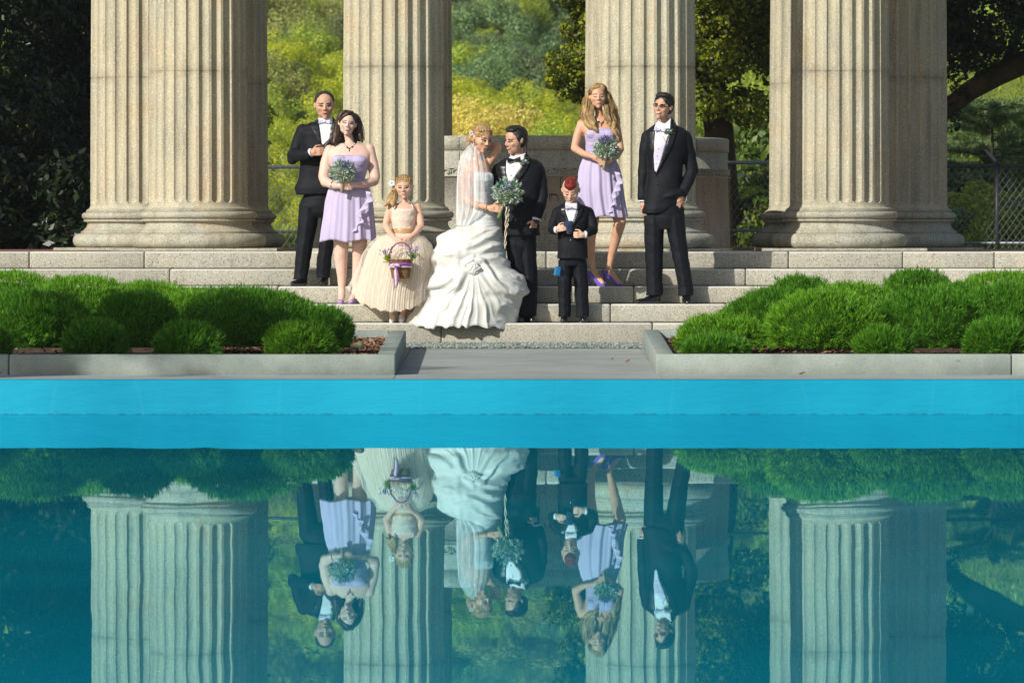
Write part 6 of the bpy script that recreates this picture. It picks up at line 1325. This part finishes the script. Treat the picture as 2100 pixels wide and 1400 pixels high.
V = [c+R_@Vector((x, y, z)) for z in (-.042, .042) for y in (-.02, .02) for x in (-.022, .022)]; b.add(V, [(0,2,3,1),(4,5,7,6),(0,1,5,4),(2,6,7,3),(0,4,6,2),(1,3,7,5)]); me = b.mesh('box'); bm = bmesh.new(); bm.from_mesh(me); bmesh.ops.bevel(bm, geom=list(bm.edges), offset=.003, segments=2, affect='EDGES'); bm.to_mesh(me); bm.free(); link('box', me, BLUEC, rp, False)
b = MB(); V = [f.p(x, y, dy) for x, y, dy in ((1148, 545, -.19), (1159, 550, -.15), (1161, 572, -.15), (1150, 566, -.19))]; V += [v+Vector((0, .012, 0)) for v in V]; b.add(V, [(0,1,2,3),(7,6,5,4),(0,4,5,1),(1,5,6,2),(2,6,7,3),(3,7,4,0)]); b.build('box_lid', NAVY, rp, False)
b = MB(); b.tube([f.p(1146, 546, -.19), f.p(1144, 520, -.16), f.p(1150, 490, -.17), f.p(1162, 472, -.18)], .0015, 5); b.build('cord', BLKB, rp)

# ================= blonde bridesmaid
F7 = Fig('long-haired blonde bridesmaid in lilac dress, eyes closed, holding a bouquet', 52.42, (1240, 587)); f = F7; f.skin = SK_B
Mh = headmat(f.p(1226, 199, -.02), .238, 4, -3, -1)
b = MB(); add_head(b, Mh, .98); f.chain(b, [(1227, 218, .03, 8), (1229, 236, .03, 8), (1229, 246, .03, 13)])
f.loft(b, [(240, 1212, 1246, .05, .03), (246, 1194, 1262, .075, .03), (258, 1187, 1267, .09, .025), (275, 1198, 1264, .115, .0), (295, 1201, 1261, .10, .01), (314, 1202, 1259, .09, .02), (340, 1195, 1264, .11, .02), (380, 1190, 1270, .12, .02)], 40)
f.chain(b, [(1193, 254, .03, 9.5), (1184, 280, .02, 9), (1178, 304, -.02, 7.8)]); f.chain(b, [(1178, 304, -.02, 7.8), (1196, 315, -.12, 7), (1217, 322, -.20, 5)])
f.chain(b, [(1262, 254, .03, 9.5), (1268, 282, .02, 8.5), (1272, 306, -.02, 8)]); f.chain(b, [(1272, 306, -.02, 8), (1265, 320, -.12, 7), (1252, 328, -.20, 5)])
f.chain(b, [(1211, 390, .02, 17), (1217, 450, .0, 12), (1212, 490, .03, 9.5), (1213, 530, .04, 7), (1217, 552, .04, 5.8), (1226, 570, -.0, 6.5), (1236, 581, -.08, 5)])
f.chain(b, [(1252, 390, .0, 18), (1272, 455, -.06, 12.5), (1264, 485, .0, 11), (1254, 525, .04, 7.8), (1249, 550, .04, 5.8), (1259, 569, -.0, 6.5), (1270, 581, -.08, 5)])
add_hand(b, f.p(1218, 322.5, -.21), Vector((.9, -.2, -.3)), Vector((.3, .9, 0)), .88, (30, 45, 35), 1); add_hand(b, f.p(1251, 329, -.21), Vector((-.85, -.2, -.15)), Vector((-.3, .9, 0)), .88, (30, 50, 35), -1)
body, bt = finish_body(f, b, SK_B); face(f, Mh, bt, body, BROWL, LIPR, 'slight', 'closed', .012)
def ex(b, Mh, H, R3):
    f = F7
    def lock(pts): 
        out = []
        for i, (x, y, dy, r) in enumerate(dens([(a, b_, c_, d_) for a, b_, c_, d_ in pts], 4)): out.append((x+1.6*math.sin(y*.22+pts[0][0]), y, dy-.008*math.cos(y*.22), r))
        f.chain(b, out)
    lock([(1212, 188, -.0, 5), (1206, 205, .01, 6.5), (1202, 225, .0, 8), (1203, 245, -.04, 7.5), (1208, 258, -.09, 6), (1220, 264, -.12, 4), (1224, 274, -.13, 2)])
    lock([(1209, 195, .03, 7), (1203, 215, .04, 8.5), (1200, 235, .03, 8), (1203, 255, -.02, 6)]); lock([(1214, 225, -.03, 4.5), (1212, 240, -.06, 5.5), (1217, 254, -.10, 4)])
    lock([(1240, 188, .0, 5), (1247, 205, .01, 6.5), (1250, 225, .0, 7.5), (1254, 245, -.04, 7), (1259, 262, -.10, 5.5), (1265, 276, -.12, 3.5), (1268, 288, -.12, 1.8)])
    lock([(1244, 195, .03, 7), (1253, 215, .04, 8), (1259, 235, .04, 7.5), (1264, 252, .03, 5)]); lock([(1241, 225, -.04, 4.5), (1244, 242, -.08, 5), (1251, 256, -.10, 3.5)])
    b.ell(Mh@Vector((-.06, -.14, .36)), (.24*H, .18*H, .12*H), R3, 16, 10); b.ell(Mh@Vector((.16, -.20, .30)), (.12*H, .10*H, .16*H), R3, 12, 8)
hr, _ = cap_hair(f, Mh, H_BLN, .015, .0, -.012, .0, extra=ex)
strands(f, [[(1217, 181, .02, 3), (1212, 190, .0, 6), (1206, 208, .01, 8), (1202, 228, .0, 9.5), (1203, 246, -.04, 9), (1209, 259, -.09, 7), (1221, 266, -.12, 5), (1226, 276, -.13, 2)], [(1216, 180, .04, 3), (1209, 195, .03, 8), (1202, 218, .04, 9.5), (1199, 238, .03, 9), (1204, 260, -.02, 6)], [(1215, 215, -.03, 4), (1213, 238, -.06, 6), (1218, 256, -.10, 4), (1224, 268, -.13, 2)], [(1235, 181, .02, 3), (1241, 190, .0, 6), (1247, 208, .01, 8), (1251, 228, .0, 9), (1255, 246, -.04, 8.5), (1260, 264, -.10, 6.5), (1266, 279, -.12, 4), (1269, 292, -.12, 1.8)], [(1236, 180, .04, 3), (1244, 195, .03, 8), (1254, 218, .04, 9), (1260, 238, .04, 8.5), (1267, 258, .03, 5)], [(1241, 215, -.04, 4), (1245, 240, -.08, 6), (1252, 260, -.10, 4)]], 1500, ST_BLN, 'hair_strands', hr, .0010, 6, .35, 1.5)
comb(f, Mh, ST_TOP, 'combed_hair', hr, 340, 'side', .0014, -.20, .35, -20, .05, .02)
b = MB(); f.loft(b, [(264, 1204, 1256, .09, .0), (268, 1200, 1263, .115, .0), (278, 1199, 1265.5, .13, -.01), (295, 1201, 1262, .115, .0), (312, 1201, 1260, .10, .01), (318, 1201, 1260, .10, .01)], 64)
for cx_ in (1216, 1247): b.ell(f.p(cx_, 275, -.085), (f.r(14), .045, f.r(10)))
garment(f, b, 'bodice', LILAC2, .006, 2, .0045, 16, 34, (.35,.6,3.2)); necklace(f, [(1220, 240), (1224, 246), (1228, 250), (1233, 254), (1236, 251), (1239, 246), (1241, 240)], bt, body)
b = MB(); f.loft(b, dens([(313, 1201, 1260, .10, .01), (322, 1197, 1261, .12, .01), (340, 1190, 1268, .14, .01), (362, 1186, 1274, .155, .01), (390, 1184, 1277, .165, .0), (420, 1187, 1281, .17, .0), (438, 1190, 1284, .175, -.01), (445, 1191, 1285, .175, -.01)], 2), 240, pleat(15, .002, .013, 1), cap=False)
me = b.mesh('skirt'); displace(me, .004, 8, 36, 3, (1,1,.5)); V = coords(me); q = V[:, 2] < f.p(0, 440).z; V[:, 2] += np.where(q, .010*np.sin(V[:, 0]*24), 0); setco(me, V); sk_ = link('skirt', me, LILAC, f.root); md = sk_.modifiers.new('t', 'SOLIDIFY'); md.thickness = .003
ruffle(f, [(1262, 352), (1268, 372), (1262, 388), (1256, 400), (1258, 415), (1250, 430), (1244, 442)], 12, 'ruffle', sk_, -.16)
heel_shoe(f, (1206, 553), (1241, 586.5), PURPD, hw=6.2, dy0=.06, dy1=-.10); heel_shoe(f, (1238, 550), (1276, 586.5), PURPD, hw=6.2, dy0=.06, dy1=-.10)
bouquet(f, 1243, 306, 24, -.25, (1238, 349), 'flat wide bouquet of silver leaves held by the blonde bridesmaid', 1300, 12, flowers=(-.1, .7), flat=.8)

# ================= groomsman
F8 = Fig('groomsman in glasses with open black jacket, one hand in his pocket', 52.08, (1362, 626)); f = F8; f.skin = SK_D
Mh = headmat(f.p(1359.5, 219, -.01), .25, -27, -2, 9)
b = MB(); add_head(b, Mh, 1.0); f.chain(b, [(1362, 234, .03, 10), (1362, 256, .04, 10.5), (1363, 268, .04, 16)])
f.chain(b, [(1332, 286, .03, 7.5), (1321, 350, .03, 6.5), (1318, 410, -.0, 6)]); f.chain(b, [(1400, 282, .03, 7.5), (1419, 352, .06, 6.5)]); f.chain(b, [(1419, 354, .06, 6.5), (1396, 404, -.06, 6)])
f.loft(b, [(264, 1334, 1396, .09, .03), (320, 1332, 1394, .11, .03), (370, 1334, 1392, .10, .03), (430, 1330, 1398, .11, .03)], 32)
f.chain(b, [(1346, 430, .03, 15), (1344, 520, .0, 11), (1341, 600, .02, 8)]); f.chain(b, [(1384, 430, .03, 15), (1396, 520, .0, 11), (1407, 600, .02, 8)])
add_hand(b, f.p(1318, 414, -.0), Vector((.05, -.15, -1)), Vector((.9, .35, 0)), 1.0, (18, 30, 25), 1, .03); add_hand(b, f.p(1395, 405, -.07), Vector((-.35, .1, -.9)), Vector((-.2, .9, 0)), .95, (10, 15, 10), 1)
body, bt = finish_body(f, b, SK_D); face(f, Mh, bt, body, BROWD, LIPN, 'turned', 'open', .018, -.01)
def ex(b, Mh, H, R3): b.ell(Mh@Vector((.03, -.10, .42)), (.27*H, .24*H, .11*H), R3, 16, 10); b.ell(Mh@Vector((-.10, -.20, .38)), (.16*H, .12*H, .08*H), R3, 16, 10)
hr, _ = cap_hair(f, Mh, H_BLK, .0, .004, -.005, .002, extra=ex); fuzz(f, hr, ST_BLK, bt, 2500, .008, (.3, 0, .1))
H = .25; b = MB()
for sx in (-1, 1): b.tube([Mh@Vector((sx*.145+.095*math.cos(a), -.385+abs(sx*.145+.095*math.cos(a))*.22, .005+.052*math.sin(a))) for a in np.linspace(0, 6.283, 20)], .0016, 5)
b.tube([Mh@Vector((-.05,-.385,.015)), Mh@Vector((0,-.40,.025)), Mh@Vector((.05,-.385,.015))], .0016, 5)
for sx in (-1, 1): b.tube([Mh@Vector((sx*.24,-.335,.025)), Mh@Vector((sx*.335,-.15,.03)), Mh@Vector((sx*.345,.02,.03))], .0026, 6)
for sx in (-1, 1): b.tube([Mh@Vector((sx*.06,-.375,.05)), Mh@Vector((sx*.15,-.36,.062)), Mh@Vector((sx*.235,-.34,.045))], .0028, 6)
b.build('glasses', BLKSH, f.root)
b = MB(); f.loft(b, [(405, 1327, 1398, .125, .03), (430, 1322, 1403, .13, .03), (452, 1321, 1405, .13, .03), (470, 1323, 1404, .11, .03)], 48)
leg(f, b, [(1341, 440, .02, 21), (1341, 480, .01, 20.5), (1342, 530, .0, 18), (1342, 575, .0, 17), (1343, 600, .0, 17.5), (1343, 606, .0, 17)]); leg(f, b, [(1383, 440, .02, 21), (1388, 480, .01, 19.5), (1396, 530, .0, 17), (1404, 575, .0, 16), (1407, 598, .0, 16), (1407, 607, .0, 16)])
garment(f, b, 'trousers', SUIT, .008, 3, .006, 7, 45, (1,1,.5))
b = MB(); f.loft(b, [(254, 1344, 1382, .07, .05), (262, 1332, 1400, .10, .045), (272, 1321, 1412, .13, .04), (300, 1322, 1410, .15, .035), (345, 1328, 1400, .14, .035), (370, 1326, 1398, .14, .035), (400, 1322, 1400, .15, .03), (418, 1318, 1396, .15, .03), (430, 1316, 1382, .145, .02), (438, 1317, 1366, .13, .01)], 72, power=2.3)
f.chain(b, [(1328, 282, .03, 14), (1322, 315, .03, 12.5), (1320, 350, .03, 11.8), (1318, 385, .02, 10.8), (1318, 405, .0, 10.2)]); f.chain(b, [(1403, 282, .03, 15), (1413, 315, .05, 13.5), (1419, 350, .06, 12.5)]); f.chain(b, [(1419, 352, .06, 12.5), (1408, 380, .0, 11.5), (1400, 396, -.04, 10.5)]); f.chain(b, [(1362, 405, -.10, 6), (1380, 398, -.11, 7), (1394, 396, -.08, 8)])
jk, jt = garment(f, b, 'jacket', SUIT, .0075, 3, .007, 8, 42)
f.drape([(1347, 250), (1362, 256), (1376, 243), (1374, 268), (1366, 298), (1356, 328), (1347, 354), (1343, 350), (1341, 320), (1342, 285), (1343, 262)], jt, SHIRT, 'shirt_front', jk, .006)
f.drape([(1343, 300), (1351, 292), (1360, 278), (1366, 292), (1356, 328), (1347, 354), (1343, 350), (1341, 320)], jt, WAIST, 'waistcoat', jk, .011)
collar(f, 1361.5, 252, 12.2, .15)
f.drape([(1341, 258), (1344, 264), (1342, 290), (1341, 320), (1343, 350), (1346, 362), (1338, 345), (1332, 310), (1330, 280), (1332, 268)], jt, SATIN, 'lapel', jk, .010, thick=.005); f.drape([(1376, 240), (1385, 250), (1388, 268), (1380, 295), (1366, 322), (1350, 352), (1346, 360), (1347, 352), (1356, 328), (1366, 298), (1374, 268)], jt, SATIN, 'lapel', jk, .010, thick=.005)
bow(f, 1353, 266, 23, WAIST, jt, jk, 8, off=.04); boutonniere(f, 1371.5, 272, 1365.5, 292, jt, jk)
for x, y in ((1350, 305), (1348, 320), (1346, 335)): button(f, x, y, jt, jk, .006, SILVER, 'waistcoat_button', .014)
button(f, 1348, 378, jt, jk, .008); band(f.p(1318, 412, .0), Vector((0,0,1)), f.r(8.6), .006, SHIRT, 'shirt_cuff', jk)
shoe(f, (1348, 624), (1309, 625), w_=9.4, dy0=.02, dy1=-.10); shoe(f, (1407, 622), (1411, 628), w_=11, dy0=.06, dy1=-.15)
